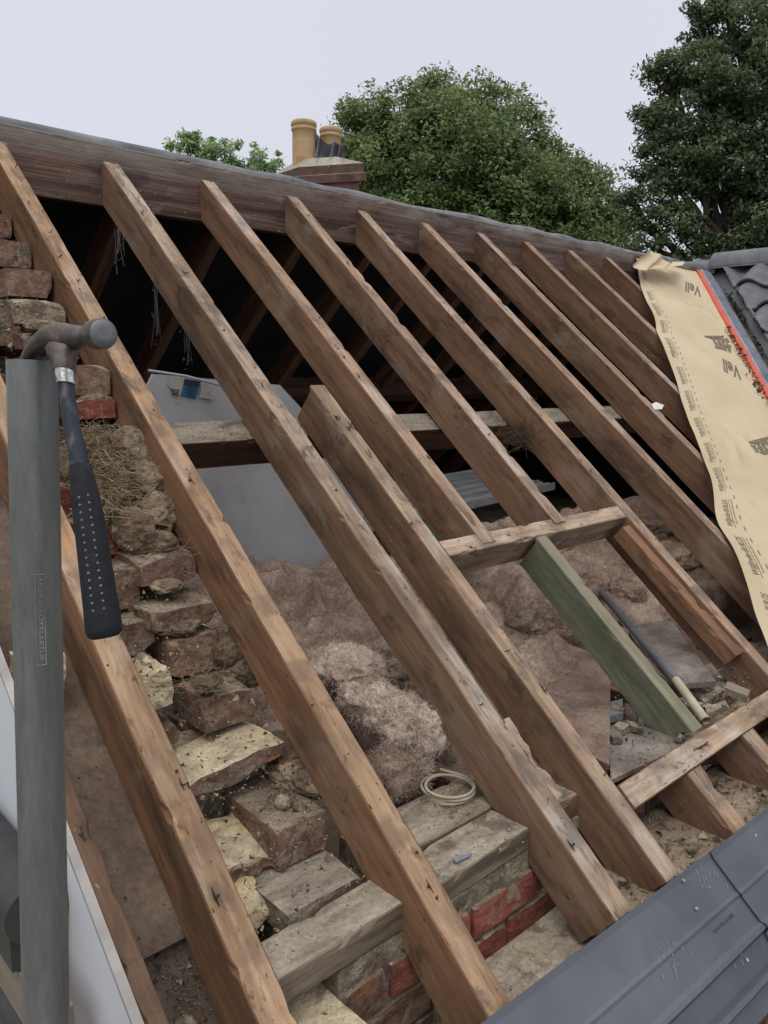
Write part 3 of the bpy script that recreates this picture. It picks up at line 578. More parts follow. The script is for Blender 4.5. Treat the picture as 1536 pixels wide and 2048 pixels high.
for i, (pp, zz) in enumerate([([(1217, 1405), (1245, 1397), (1247, 1425), (1220, 1432)], 4.615), ([(1250, 1405), (1280, 1420), (1275, 1440), (1248, 1428)], 4.60), ([(1400, 1395), (1440, 1372), (1448, 1380), (1410, 1405)], 4.62), ([(1410, 1415), (1450, 1400), (1455, 1408), (1415, 1428)], 4.62), ([(1455, 1362), (1500, 1380), (1495, 1392), (1450, 1375)], 4.64)]):
    sheet('wood_scrap', pp, zz, .02, ('lead', 'hardboard', 'mortar', 'mortar', 'scaf_board')[i], ["dark slate scrap left of the green timber foot", "brown wood scrap against the lower end of the green timber", "mortar scrap beside the cream pipe end, nearer the boards", "mortar scrap beside the cream pipe end, nearer the trimmer", "thin wood scrap at the right above the lower trimmer"][i], "scrap", "scraps around the pipe")

def fuzz(name, pts, nrm, n, lmin, lmax, wd, seed, mat, parent, flat=.55):
    rng = np.random.default_rng(seed); P = np.array(pts); Nr = np.array(nrm); ix = rng.integers(0, len(P), n)
    p = P[ix] - Nr[ix] * .004 + rng.normal(size=(n, 3)) * .004; d = rng.normal(size=(n, 3)) + Nr[ix] * flat; d /= np.linalg.norm(d, axis=1)[:, None]
    l = rng.uniform(lmin, lmax, (n, 1)); bend = rng.normal(size=(n, 3)) * .55; sd = np.cross(d, rng.normal(size=(n, 3))); sd /= np.linalg.norm(sd, axis=1)[:, None] + 1e-9
    K = 5; rows = []
    for k in range(K):
        q = k / (K - 1); c = p + d * l * q + bend * l * q * q; w = sd * wd * (1 - .7 * q); rows += [c - w, c + w]
    V = np.stack(rows, 1).reshape(-1, 3); b = (np.arange(n) * 2 * K)[:, None, None]
    F = (b + np.array([[2 * k, 2 * k + 1, 2 * k + 3, 2 * k + 2] for k in range(K - 1)])[None]).reshape(-1)
    nf = n * (K - 1); me = bpy.data.meshes.new(name); me.vertices.add(len(V)); me.vertices.foreach_set('co', V.ravel().astype(np.float32))
    me.loops.add(nf * 4); me.loops.foreach_set('vertex_index', F.astype(np.int32)); me.polygons.add(nf)
    me.polygons.foreach_set('loop_start', np.arange(0, nf * 4, 4, dtype=np.int32)); me.polygons.foreach_set('loop_total', np.full(nf, 4, dtype=np.int32)); me.update(calc_edges=True)
    return link(name, me, M[mat], parent)
rnd = random.Random(55)
for k in range(26):
    px, py = rnd.choice(((rnd.uniform(1380, 1500), rnd.uniform(1335, 1430)), (rnd.uniform(1225, 1390), rnd.uniform(1395, 1520))))
    p = hZ(px, py, 4.61 if py < 1505 else 4.50); sx_ = rnd.uniform(.018, .055)
    o = block('brick_fragment', p.x, p.x + sx_, p.y, rnd.uniform(.015, .035), p.z + .012, rnd.uniform(.010, .020), rnd.choice((D_, Mo, ('mortar', 'dusty_plate'), ('slate', 'slate'), ('hardboard', 'dusty_plate'))), 900 + k, rough=.002, chips=4, chip=.012, cuts=3, yaw=rnd.uniform(-1.5, 1.5))
    tag(o, "small dusty broken fragment lying round the lower end of the pipe and the lower trimmer", "fragment", "broken fragments near the pipe")
def wool_field(name, x0, x1, y0, y1, zf, mat, seed, label, res=.0125, fibres=2500):
    root = empty(name, Vector(((x0 + x1) / 2, (y0 + y1) / 2, 4.5))); tag(root, label, "insulation", "loft insulation")
    nx, ny = int((x1 - x0) / res), int((y1 - y0) / res); vs = []
    for j in range(ny + 1):
        for i in range(nx + 1):
            x, y = x0 + (x1 - x0) * i / nx, y0 + (y1 - y0) * j / ny
            ed = min(i, nx - i, j, ny - j) * res; edge = min(1, ed / .09) ** .5
            z = zf(x, y)
            q = Vector((x, y, 0))
            z += .055 * n1(q, 5, seed) + .05 * (1 - 2 * abs(n1(Vector((q.x * .7 + q.y * .5, q.y * 1.2 - q.x * .4, 0)) + nv(q, 4, seed) * .13, 6, seed))) - .03 + .02 * (1 - 2 * abs(n1(q + nv(q, 9, seed) * .06, 15, seed))) - .01 + .010 * n1(q + nv(q, 9, seed) * .04, 24, seed) + .003 * n1(q, 60, seed)
            o_ = nv(q, 14, seed) * .012
            vs.append((x + o_.x, y + o_.y, 4.5 + (z - 4.5) * edge))
    k = nx + 1; mb = MB(); mb.add(vs, [(j * k + i, j * k + i + 1, (j + 1) * k + i + 1, (j + 1) * k + i) for j in range(ny) for i in range(nx)], 0, True)
    mb.build('wool_blanket', M[mat], root)
    fuzz('loose_fibres', vs, [(0, 0, 1)] * len(vs), fibres * 8, .005, .018, .0009, seed, 'wool_fibre', root); return root
wool_field('insulation_blanket', .90, 2.25, 1.36, 2.34, lambda x, y: 4.68 + .16 * min(1, max(0, (y - 1.5) / .7)) - .05 * max(0, x - 1.6), 'wool', 21, "brown mineral wool blanket spread under the white board")
wool_field('insulation_blanket', 2.28, 4.2, 1.28, 2.5, lambda x, y: 4.66 + .12 * min(1, max(0, (y - 1.4) / .6)), 'wool', 22, "brown mineral wool behind the upper trimmer on the right")
wool_field('insulation_blanket', 1.42, 2.22, 1.24, 1.60, lambda x, y: 4.66 + .04 * math.sin(x * 8), 'wool', 23, "brown wool between the short rafter and the green timber", fibres=900)
def wool_lump(name, c, r, seed, mat, label, axis=0.0, fibres=1500):
    root = empty(name, c); tag(root, label, "insulation", "loft insulation")
    bm = bmesh.new(); bmesh.ops.create_icosphere(bm, subdivisions=5, radius=1)
    rot = Matrix.Rotation(axis, 3, 'Z')
    for v in bm.verts:
        p = v.co.copy(); f = 1 + .25 * n1(p, 1.4, seed) + .30 * (.35 - abs(n1(p + nv(p, 1.5, seed) * .7, 2.0, seed))) + .05 * n1(p + nv(p, 3, seed) * .2, 7, seed) + .012 * n1(p, 19, seed)
        p = Vector((p.x * r[0], p.y * r[1], p.z * r[2])) * f; v.co = rot @ p
    me = bpy.data.meshes.new('wool_roll'); bm.to_mesh(me)
    cs = [v.co.copy() for v in bm.verts]; bm.free()
    for p in me.polygons: p.use_smooth = True
    link('wool_roll', me, M[mat], root, Matrix.Translation(c))
    fuzz('loose_fibres', [c + q for q in cs], [q.normalized() for q in cs], fibres * 10, .004, .014, .0008, seed, 'wool_fibre' if mat == 'wool' else 'wool_pale', root); return root
wool_lump('insulation_roll', hZ(820, 1450, 4.71), (.062, .085, .072), 31, 'wool_pale', "pale rolled end of mineral wool near the cable coil", .3)
WL = [((745, 1410, 4.73), (.055, .085, .055), 'wool_pale', "pale wool fold just left of the rolled end"), ((690, 1335, 4.77), (.075, .10, .05), 'wool_pale', "pale torn wool flap behind the rolled end"),
      ((650, 1375, 4.70), (.05, .09, .04), 'wool_pale', "pale wool edge against the long tan rafter"), ((770, 1340, 4.75), (.06, .07, .04), 'wool', "brown wool fold above the pale flap"),
      ((840, 1380, 4.72), (.05, .06, .035), 'wool', "brown wool fold by the dark stained rafter"), ((775, 1550, 4.64), (.065, .06, .055), 'wool', "dirty brown wool tuft hanging over the rear wall plate"),
      ((835, 1540, 4.63), (.02, .025, .05), 'wool_pale', "thin pale wool wisp next to the cable coil"), ((1350, 1120, 4.72), (.11, .13, .075), 'wool', "wool heap between the two right-hand long rafters"),
      ((1300, 1060, 4.76), (.10, .10, .06), 'wool', "wool heap behind the right end of the upper trimmer"), ((1160, 1190, 4.70), (.12, .08, .07), 'wool', "wool heap under the upper trimmer by the top of the pipe"),
      ((1250, 1190, 4.68), (.09, .07, .055), 'wool', "small wool heap right of the pipe"), ((1060, 1240, 4.68), (.10, .08, .06), 'wool', "wool heap above the reddish board"), ((1120, 1255, 4.66), (.07, .06, .04), 'wool', "low wool edge touching the green timber")]
for i, (p_, r_, m_, l_) in enumerate(WL): wool_lump('insulation_tuft', hZ(*p_), r_, 41 + i, m_, l_, .2 * (i % 4), 1000)

# white board with sticker, loft ladder, green cloth
BY = 2.36
bp_ = [hY(*p, BY) for p in ((308, 748), (560, 770), (735, 960), (715, 1140), (470, 1140), (283, 800))]
mb = MB(); mb.poly(bp_, .018, 0, Vector((0, 1, 0))); wb = mb.build('white_board', [M['board_white']]); tag(wb, "big dusty white board leaning behind the purlin with a blue sticker", "board")
def quad(px, y, mat, name, par, th=.0015):
    mb = MB(); mb.poly([hY(a, b, y) for a, b in px], th, 0, Vector((0, 1, 0))); return mb.build(name, M[mat], par)
quad([(338, 752), (369, 757), (362, 790), (340, 776), (334, 768)], BY - .003, 'sticker_pale', 'pale_sticker', wb)
quad([(341, 775), (364, 777), (361, 791), (348, 787)], BY - .005, 'sticker_cream', 'cream_sticker', wb)
quad([(370, 757), (402, 763), (392, 798), (361, 791)], BY - .004, 'sticker_blue', 'blue_sticker', wb)
quad([(370, 757), (402, 763), (399, 773), (368, 768)], BY - .006, 'sticker_dk', 'navy_band', wb)
quad([(355, 794), (362, 795), (357, 807), (352, 808)], BY - .003, 'sticker_cream', 'torn_sticker', wb)
for sd2 in (0, 1):
    mb = MB()
    for r_ in range(5):
        a, b = (((343, 777 + r_ * 3), (360 - r_, 780 + r_ * 2.4)), ((372, 771 + r_ * 5), (393 - r_ * 1.2, 775 + r_ * 4.6)))[sd2]
        p, q = hY(*a, BY - .0075), hY(*b, BY - .0075); mb.box(0, (q - p).length, 0, .0006, -.001, .001, 0, fr(p, q - p, ZZ))
    mb.build('sticker_print', M['sticker_dk'], wb)
mb = MB(); mb.tube([hY(297, 741, BY - .05), hY(370, 752, BY - .05), hY(440, 770, BY - .05), hY(500, 782, BY - .05)], .0045, 8)
tag(mb.build('edge_strip', M['board_white']), "thin pale strip lying along the top of the white board", "strip")
quad([(405, 767), (422, 771), (430, 780), (424, 800), (414, 797), (398, 795)], BY - .009, 'sticker_pale', 'torn_paper_flap', wb)
lad = empty('loft_ladder', Vector((2.4, 2.2, 4.9))); tag(lad, "folded aluminium loft ladder lying flat behind the wool", "ladder")
zl = 4.93
for (a, b, r) in (((700, 985), (960, 942), .017),):
    p, q = hZ(*a, zl), hZ(*b, zl); mb = MB(); mb.tube([p, q], r, 14); mb.build('rail_tube', M['alu'], lad)
pa, pb = hZ(700, 985, zl), hZ(960, 942, zl); dx = (pb - pa).normalized(); L_ = (pb - pa).length
mb = MB(); mb.tube([hZ(782, 972, 4.97), hZ(800, 962, 4.97)], .012, 12); mb.build('rail_end', M['alu'], lad)
for k in range(5):
    p = pa + Vector((.0, -.06 - k * .105, -.012 - .004 * k)); mb = MB()
    x_0 = -.02 if k < 2 else -.55
    for a_, b_, c0_, c1_ in ((-.043, .043, -.03, 0), (-.043, -.034, 0, .009), (.034, .043, 0, .009), (-.006, .006, 0, .006)): mb.box(x_0, L_ * 1.02, a_, b_, c0_, c1_, 0, fr(p, dx, ZZ))
    mb.build('tread', M['alu'], lad)
mb = MB(); g = [hZ(a, b, 4.80) for a, b in ((860, 1048), (885, 1058), (900, 1080), (880, 1090), (862, 1075))]
vs = []; 
for i in range(13):
    for j in range(13):
        u, v = i / 12, j / 12; p = hZ(850 + 62 * u, 1032 + 66 * v, 4.86); vs.append(p + Vector((0, 0, .03 * math.sin(u * 9 + v * 4) * math.sin(v * 6) + .02 * n1(p, 30))))
mb.add(vs, [(i * 13 + j, i * 13 + j + 1, (i + 1) * 13 + j + 1, (i + 1) * 13 + j) for i in range(12) for j in range(12)], 0, True)
tag(mb.build('green_cloth', M['gcloth']), "crumpled bright green cloth scrap left of the upper trimmer", "cloth")

# pipe beside the green timber, cable coil
pp = empty('waste_pipe', hZ(1300, 1300, 4.65)); tag(pp, "grey pipe with a cream end lying along the green timber", "pipe")
a, b, c_ = hZ(1172, 1150, 4.74), hZ(1346, 1352, 4.67), hZ(1412, 1442, 4.635)
mb = MB(); mb.tube([a, a.lerp(b, .5), b], .0125, 14); mb.build('grey_pipe', M['pipe'], pp)
mb = MB(); mb.tube([b.lerp(a, .1), b.lerp(c_, .10)], .0148, 14); mb.build('pipe_collar', M['pipe'], pp)
mb = MB(); d_ = (c_ - b).normalized(); mb.tube([b.lerp(c_, .08), c_], .0125, 14, cap=False); mb.tube([c_, b.lerp(c_, .1)], .0095, 14, cap=False); mb.build('cream_pipe', M['pipe_white'], pp)
mb = MB(); ctr = hZ(897, 1583, 4.614); pts = []
for k in range(96):
    q = -2.6 + k * .165; tn = q / 6.283; rr = .054 + .006 * math.sin(q * .55 + 1) - .004 * math.sin(2 * q)
    pts.append(ctr + Vector((rr * math.cos(q) + .006 * math.sin(tn * 2.2), rr * math.sin(q) * (.9 + .1 * math.sin(tn * 3)), .004 + .007 * tn + .006 * math.sin(q * .8 + tn))))
pts += [pts[-1] + (pts[-1] - pts[-2]) * k + Vector((0, .0006 * k * k, 0)) for k in range(1, 4)]
mb.tube(pts, .0032, 8); tag(mb.build('cable_coil', M['pipe_white']), "coil of cream cable on the rear wall plate", "cable coil")

# ------------------------------------------------------------------ verge on the left: soffit board, batten, bargeboard
mb = MB(); T = fr(RP(.420, .225, -.118), U, NN); mb.box(0, 1.2, -.150, .0, -.012, 0, 0, T)
tag(mb.build('verge_board', M['ply']), "flat brown dusty board between the scaffold pole and the tan rafter", "board")
o = rafter(.401, -.2, .50, w=.03, d=.125, seed=68, tint=(.8, .8, .8), chips=5, mats=('side', 'side', 'side'), name='verge_batten', label="narrow brown verge batten splintered at its top, along the white bargeboard", cat="batten")
bb = empty('bargeboard', RP(.39, .3, -.15)); tag(bb, "white plastic bargeboard behind the foot of the scaffold pole", "bargeboard")
mb = MB(); T = fr(RP(.399, -.22, .002), U, NN); mb.box(0, 1.9, .0, .010, -.42, -.004, 0, T); mb.build('white_face', M['upvc'], bb)
mb = MB(); mb.box(0, 1.9, -.001, .0125, -.0035, .003, 0, T); mb.build('grimy_top_edge', M['upvc_edge'], bb)

# ------------------------------------------------------------------ scaffold pole and hammer
pc = hD(66, 1000, .79); pc.z = 0
pole = empty('scaffold_pole', Vector((pc.x, pc.y, 0))); tag(pole, "upright grey galvanised scaffold pole with the hammer hanging on its top", "scaffold pole")
pt = hD(64, 722, .805); pb_ = hD(93, 2048, .885); ax = (pt - pb_).normalized(); base = pb_ + ax * (-(pb_.z) / ax.z)
nn_ = 40; mb = MB()
ring = lambda p, r: mb.tube(p, r, 48, cap=False)
ring([base, base.lerp(pt, .3), base.lerp(pt, .6), base.lerp(pt, .85), pt], .02415); ring([pt, pt - ax * .25], .0205)
a1 = ax.cross(XX).normalized(); b1 = ax.cross(a1)
vo = [pt + (a1 * math.cos(q) + b1 * math.sin(q)) * r for r in (.02415, .0205) for q in [2 * math.pi * k / 48 for k in range(48)]]
mb.add(vo, [(k, (k + 1) % 48, 48 + (k + 1) % 48, 48 + k) for k in range(48)], 0)
mb.build('tube', M['galv'], pole)
FONTS = {}
def text_mesh(txt, size=1.0, shear=0.0, extr=0.0, bold=0.0):
    cu = bpy.data.curves.new('t', 'FONT'); cu.body = txt; cu.size = size; cu.shear = shear; cu.extrude = extr; cu.align_x = 'CENTER'; cu.align_y = 'CENTER'; cu.resolution_u = 3; cu.offset = bold
    o = bpy.data.objects.new('t', cu); C.objects.link(o); dg = bpy.context.evaluated_depsgraph_get(); dg.update()
    me = bpy.data.meshes.new_from_object(o.evaluated_get(dg)); bpy.data.objects.remove(o); bpy.data.curves.remove(cu)
    v = [tuple(q.co) for q in me.vertices]; f = [tuple(p.vertices) for p in me.polygons]; bpy.data.meshes.remove(me); return v, f
# stamped lettering wrapped on the tube, reading downwards
mid = hD(82, 1247, .80); tm = (mid - base).dot(ax); axp = base + ax * tm
f_ = (CAM - axp); f_ -= ax * f_.dot(ax); f_.normalize(); sd_ = ax.cross(f_).normalized()
if sd_.dot(Vector((ROT[0][0], ROT[1][0], ROT[2][0]))) < 0: sd_ = -sd_
off = math.asin(max(-1, min(1, (mid - axp).dot(sd_) / .0242)))
def wrap(u, v, h): q = off + v / .0242; return axp - ax * u + (f_ * math.cos(q) + sd_ * math.sin(q)) * (.02425 + h)
mb = MB(); v, f = text_mesh("EN39 01 LOYALARTUK", .0062); sxl = .043 / max(q[0] for q in v)
mb.add([wrap(q[0] * sxl, q[1], .0004) for q in v], [x[::-1] for x in f])
for vv in (-.0042, .0042):
    pts = [wrap(u, vv, .0002) for u in np.linspace(-.047, .047, 24)]; mb.tube(pts, .00035, 5)
for uu in (-.047, .047): mb.tube([wrap(uu, vv, .0002) for vv in np.linspace(-.0042, .0042, 5)], .00035, 5)
o = mb.build('stamped_lettering', M['galv'], pole); o.color = (1.9, 1.9, 1.9, 1)

hm = empty('claw_hammer', hD(130, 700, .77)); tag(hm, "claw hammer with black rubber grip hooked over the top of the scaffold pole", "hammer")
H = lambda px, py, d: hD(px, py, d)
fwd = Vector((ROT[0][2], ROT[1][2], ROT[2][2])); rgt = Vector((ROT[0][0], ROT[1][0], ROT[2][0])); upv = -Vector((ROT[0][1], ROT[1][1], ROT[2][1]))
def sec(px, py, d, ra, rb, t, pw=1.0):
    c = H(px, py, d); t = t.normalized(); a = t.cross(fwd); a = a.normalized() if a.length > .05 else upv; b = t.cross(a).normalized()
    return (c, a * ra, b * rb, pw)
# striking end: neck, bell, face turned towards the camera and right
pa_, pf = H(140, 676, .775), H(207, 667, .722); t = (pf - pa_).normalized()
mb = MB(); u_ = t.cross(ZZ).normalized(); w_ = u_.cross(t).normalized()
prof = [(0, .0115, .0125), (.16, .0105, .0118), (.34, .0088, .0098), (.5, .0085, .0088), (.62, .0098, .010), (.72, .0125, .0125), (.80, .0138, .0138), (.97, .0140, .0140), (1.0, .0132, .0132)]
Lh = (pf - pa_).length
mb.loft([(pa_ + t * (q * Lh), u_ * a, w_ * b) for q, a, b in prof], 28); mb.build('poll', M['iron'], hm)
mb = MB(); mb.loft([(pa_ + t * (Lh * 1.0), u_ * .0126, w_ * .0126), (pa_ + t * (Lh * 1.012), u_ * .0118, w_ * .0118), (pa_ + t * (Lh * 1.018), u_ * .006, w_ * .006)], 28); mb.build('striking_face', M['face'], hm)
# cheek and claw
mb = MB()
claw = [(150, 676, .772, 24, .0125), (132, 674, .774, 27, .0125), (114, 671, .777, 24, .0125), (96, 675, .781, 19, .0120), (79, 686, .785, 15, .0115), (66, 700, .789, 11.5, .0110), (57, 713, .792, 8, .0105), (51, 726, .794, 5, .0100), (47, 738, .796, 2.5, .0095)]
pts = [H(a, b, d) for a, b, d, _, _ in claw]; secs = []
for i, (a, b, d, r, wd) in enumerate(claw):
    t_ = (pts[min(i + 1, len(pts) - 1)] - pts[max(i - 1, 0)]).normalized(); n_a = t_.cross(fwd).normalized(); n_b = t_.cross(n_a).normalized()
    secs.append((pts[i], n_a * (r * d / 1603), n_b * wd, .8))
mb.loft(secs, 24); mb.build('claw', M['iron'], hm)
mb = MB(); cz = [(133, 668, .776, 20, .004), (128, 684, .775, 30, .0085), (124, 698, .773, 32, .0115), (124, 710, .772, 29, .0125), (127, 724, .770, 23.5, .0118), (129, 735, .769, 20.5, .0112), (129, 742, .769, 20, .0112)]
pts = [H(a, b, d) for a, b, d, _, _ in cz]
hd = (pts[-1] - pts[0]).normalized(); na = hd.cross(fwd).normalized(); nb = hd.cross(na).normalized()
mb.loft([(pts[i], na * (r * d / 1603), nb * wd, .85) for i, (a, b, d, r, wd) in enumerate(cz)], 28); mb.build('head_socket', M['iron'], hm)
mb = MB(); mb.loft([(H(129, 741, .769), na * .0090, nb * .0105), (H(130, 755, .768), na * .0089, nb * .0104), (H(132, 769, .767), na * .0088, nb * .0102)], 24); mb.build('collar', M['collar'], hm)
sh = [(132, 768, .767, 15.5), (138, 820, .764, 15.5), (147, 870, .761, 16.5), (156, 905, .759, 17.5), (160, 930, .758, 18)]
pts = [H(a, b, d) for a, b, d, _ in sh]; hd = (pts[-1] - pts[0]).normalized(); na = hd.cross(fwd).normalized(); nb = hd.cross(na).normalized()
mb = MB(); mb.loft([(pts[i], na * (s_[3] * s_[2] / 1603), nb * (s_[3] * s_[2] / 1603 * 1.15)) for i, s_ in enumerate(sh)], 24); mb.build('shaft', M['shaft'], hm)
gr = [(159, 927, .758, 17), (160, 931, .758, 20.5), (165, 960, .755, 23), (172, 1000, .752, 27), (180, 1050, .749, 29), (188, 1110, .745, 30), (196, 1170, .741, 31.5), (204, 1225, .738, 33.5), (208, 1258, .736, 34.5), (210, 1268, .735, 32), (211, 1274, .735, 25)]
pts = [H(a, b, d) for a, b, d, _ in gr]; secs = []
for i, g_ in enumerate(gr):
    t_ = (pts[min(i + 1, len(pts) - 1)] - pts[max(i - 1, 0)]).normalized(); na = t_.cross(fwd).normalized(); nb = t_.cross(na).normalized()
    r = g_[3] * g_[2] / 1603; secs.append((pts[i], na * r, nb * r * 1.05, .82))
mb = MB(); mb.loft(secs, 32); grip = mb.build('grip', M['rubber'], hm); bpy.context.view_layer.update()
mb = MB()
for col, (x0_, x1_) in enumerate(((158, 186), (172, 204))):
    for k in range(16):
        t_ = k / 15; py = 995 + (1222 - 995) * t_ + (col * -5); px = x0_ + (x1_ - x0_) * t_ + (4 if col else 0)
        rd = ray(px, py).normalized(); hit, c, nn2, ix_ = grip.ray_cast(CAM, rd)
        if not hit: continue
        mb.tube([c, c - fwd * .0009], [.0013, .0006], 8)
mb.build('grip_dots', M['dot'], grip); C.objects['grip_dots'].parent = hm; C.objects['grip_dots'].matrix_parent_inverse = Matrix.Translation(-hm.location)

# lower scaffold seen beyond the pole
o = MB(); o.box(.318, .352, .98, 1.7, 4.575, 4.655); tag(o.build('scaffold_board', M['scaf_board']), "tan scaffold board on edge at the bottom left corner below the white bargeboard", "scaffold board")
o = MB(); o.tube([(.345, 1.075, 4.745), (.345, 1.8, 4.745)], .045, 20); o.box(.31, .372, 1.09, 1.8, 4.66, 4.74); tag(o.build('scaffold_ledger', M['galv_dark']), "dark horizontal scaffold ledger above the tan board at the bottom left corner", "scaffold tube")
o = MB(); o.tube([(.33, .98, 4.545), (.33, 1.8, 4.545)], .0242, 20); tag(o.build('scaffold_tube', M['galv_dark']), "thin dark scaffold tube under the tan board at the bottom left corner", "scaffold tube")

# ------------------------------------------------------------------ grey plastic eaves sheets, bottom right
PR = [(0, .016), (-.012, .013), (-.085, .0125), (-.092, .015), (-.098, .0125), (-.150, .012), (-.158, .018), (-.166, .018), (-.172, .004), (-.215, -.008), (-.222, .004), (-.232, .004), (-.240, -.020), (-.275, -.030), (-.282, -.05), (-.30, -.10)]
def tray(x0, x1, s0, s1, lift, label):
    root = empty('eaves_sheet', RP((x0 + x1) / 2, -.2, 0)); tag(root, label, "plastic sheet", "grey plastic sheets along the eaves")
    n = max(8, int((x1 - x0) / .03)); vs = []
    for i in range(n + 1):
        x = x0 + (x1 - x0) * i / n; s = s0 + (s1 - s0) * i / n
        for (a, b) in PR: vs.append(RP(x, s + a, b + lift + .002 * n1((x, a, 0), 4)))
    k = len(PR); mb = MB(); F = [(i * k + j, i * k + j + 1, (i + 1) * k + j + 1, (i + 1) * k + j) for i in range(n) for j in range(k - 1)]
    mb.add(vs, F, 0, False); mb.add([v - NN * .003 for v in vs], [f[::-1] for f in F], 0, False)
    q = [vs[i * k] for i in range(n + 1)]; mb.add(q + [v - NN * .003 for v in q], [(i, i + 1, n + 1 + i + 1, n + 1 + i) for i in range(n)], 0)
    mb.build('folded_sheet', M['eaves'], root)
    return root
t1 = tray(.55, 1.60, -.098, -.138, .004, "longer grey plastic eaves sheet with a printed line, at the bottom right corner")
t2 = tray(1.565, 3.0, -.138, -.175, .0085, "grey plastic eaves sheet overlapping the longer one at the right edge")
v, f = text_mesh("Kroner Pan Lam 2002", .010); mb = MB()
o3, dX, dS = (1.335, -.2), 1, 0
c3 = XSN(hN(1440, 1850, .006)); mb.add([RP(c3[0] + q[0] * .92, c3[1] + q[1] * .9 - .036 * q[0], .0185 if False else .0) for q in v], f)
# lay the print on the folded face
mb.v = [tuple(RP(XSN(Vector(p))[0], XSN(Vector(p))[1], .0175)) for p in mb.v]
mb.build('printed_line', M['moss'], t1)
rnd = random.Random(3)
for (px, py) in ((1391, 1818), (1365, 1762), (1509, 1671), (1492, 1921)):
    mb = MB(); p = hN(px, py, .018); mb.tube([p, p + NN * .004], .0035, 10); mb.build('screw', M['collar'], t2 if px > 1500 else t1)
for (px, py, n, sp) in ((1350, 1930, 18, 18), (1410, 1755, 26, 22), (1330, 1890, 10, 14), (1470, 1900, 8, 16)):
    mb = MB()
    for _ in range(n):
        a, b = px + rnd.gauss(0, sp), py + rnd.gauss(0, sp * .8); p = hN(a, b, .0185); q = hN(a + rnd.uniform(1, 4), b + rnd.uniform(4, 12), .0185)
        mb.tube([p, q], [.0003, .0007], 5, cap=False)
    tag(mb.build('scuff_patch', M['white_bit'], t1), kind='stuff').color = (.42, .43, .47, 1)
o = MB(); o.tube([RP(.5, -.40, -.13), RP(3.2, -.48, -.13)], .055, 20)
tag(o.build('gutter', M['black_tray']), "dark gutter below the grey plastic sheets at the bottom right corner", "gutter")

# ------------------------------------------------------------------ membrane with print
LE = [(4.66, 2.53), (4.51, 2.39), (4.17, 2.06), (4.02, 1.86), (3.84, 1.70), (3.52, 1.33), (3.175, .957), (2.97, .75), (2.80, .604), (2.67, .423), (2.445, .171), (2.15, -.13)]
RE = [(5.54, 2.62), (5.46, 2.525), (5.20, 2.22), (4.95, 1.93), (4.70, 1.64), (4.49, 1.394), (4.20, 1.06), (3.9, .71), (3.6, .36), (3.35, .07), (3.15, -.16), (3.0, -.33)]
def lerp_poly(P, t):
    q = t * (len(P) - 1); i = min(int(q), len(P) - 2); f_ = q - i
    def cr(a, b, c, d, x): return .5 * (2 * b + (c - a) * x + (2 * a - 5 * b + 4 * c - d) * x * x + (3 * b - a - 3 * c + d) * x ** 3)
    g = lambda k: P[max(0, min(len(P) - 1, k))]
    return [cr(g(i - 1)[k], g(i)[k], g(i + 1)[k], g(i + 2)[k], f_) for k in (0, 1)]
def mem(s, t, h=0.0):
    a, b = lerp_poly(LE, t), lerp_poly(RE, t); x, sl = a[0] + (b[0] - a[0]) * s, a[1] + (b[1] - a[1]) * s
    N = .008 + .010 * n1((x * .8, sl * .8, 0), 2.2, 3) + .006 * n1((x + sl, sl * .35 - x * .2, 0), 4.5, 4) + .006 * math.exp(-s * 14) * (1 + math.sin(t * 34))
    N += .012 * math.exp(-((s - .33) ** 2 / .0012 + (t - .57) ** 2 / .0003))
    return RP(x, sl, max(.003, N) + h)
mroot = empty('roof_membrane', RP(3.6, 1.1, 0)); tag(mroot, "loose tan printed roofing membrane hanging down the right side of the rafters", "membrane")
ns_, nt_ = 44, 160; vs = [mem(i / ns_, j / nt_) for j in range(nt_ + 1) for i in range(ns_ + 1)]; k = ns_ + 1
mb = MB(); mb.add(vs, [(j * k + i, (j + 1) * k + i, (j + 1) * k + i + 1, j * k + i + 1) for j in range(nt_) for i in range(ns_)], 0, True)
mb.build('sheet', M['membrane'], mroot)
# raised flap at the top
fl = MB(); pts = []
A = [hY(1262, 534, 2.50), hY(1276, 517, 2.54), hY(1297, 497, 2.60)]; B_ = [hY(1290, 540, 2.44), hY(1306, 527, 2.52), hY(1322, 512, 2.60)]; Cc = [hY(1325, 537, 2.46), hY(1334, 530, 2.54), hY(1340, 524, 2.60)]; Dd = [hY(1362, 531, 2.46), hY(1365, 527, 2.55), hY(1368, 523, 2.62)]
rows = [A, B_, Cc, Dd]; vs = []
for i in range(25):
    u = i / 24 * 3; r0 = min(int(u), 2); fu = u - r0
    for j in range(13):
        v_ = j / 12 * 2; c0 = min(int(v_), 1); fv = v_ - c0
        p = rows[r0][c0].lerp(rows[r0][c0 + 1], fv).lerp(rows[r0 + 1][c0].lerp(rows[r0 + 1][c0 + 1], fv), fu)
        vs.append(p + Vector((0, .03 * math.sin(fu * 3.1) - .01, .012 * n1(p, 9, 2))))
fl.add(vs, [(i * 13 + j, i * 13 + j + 1, (i + 1) * 13 + j + 1, (i + 1) * 13 + j) for i in range(24) for j in range(12)], 0, True)
fl.build('raised_flap', M['membrane'], mroot)
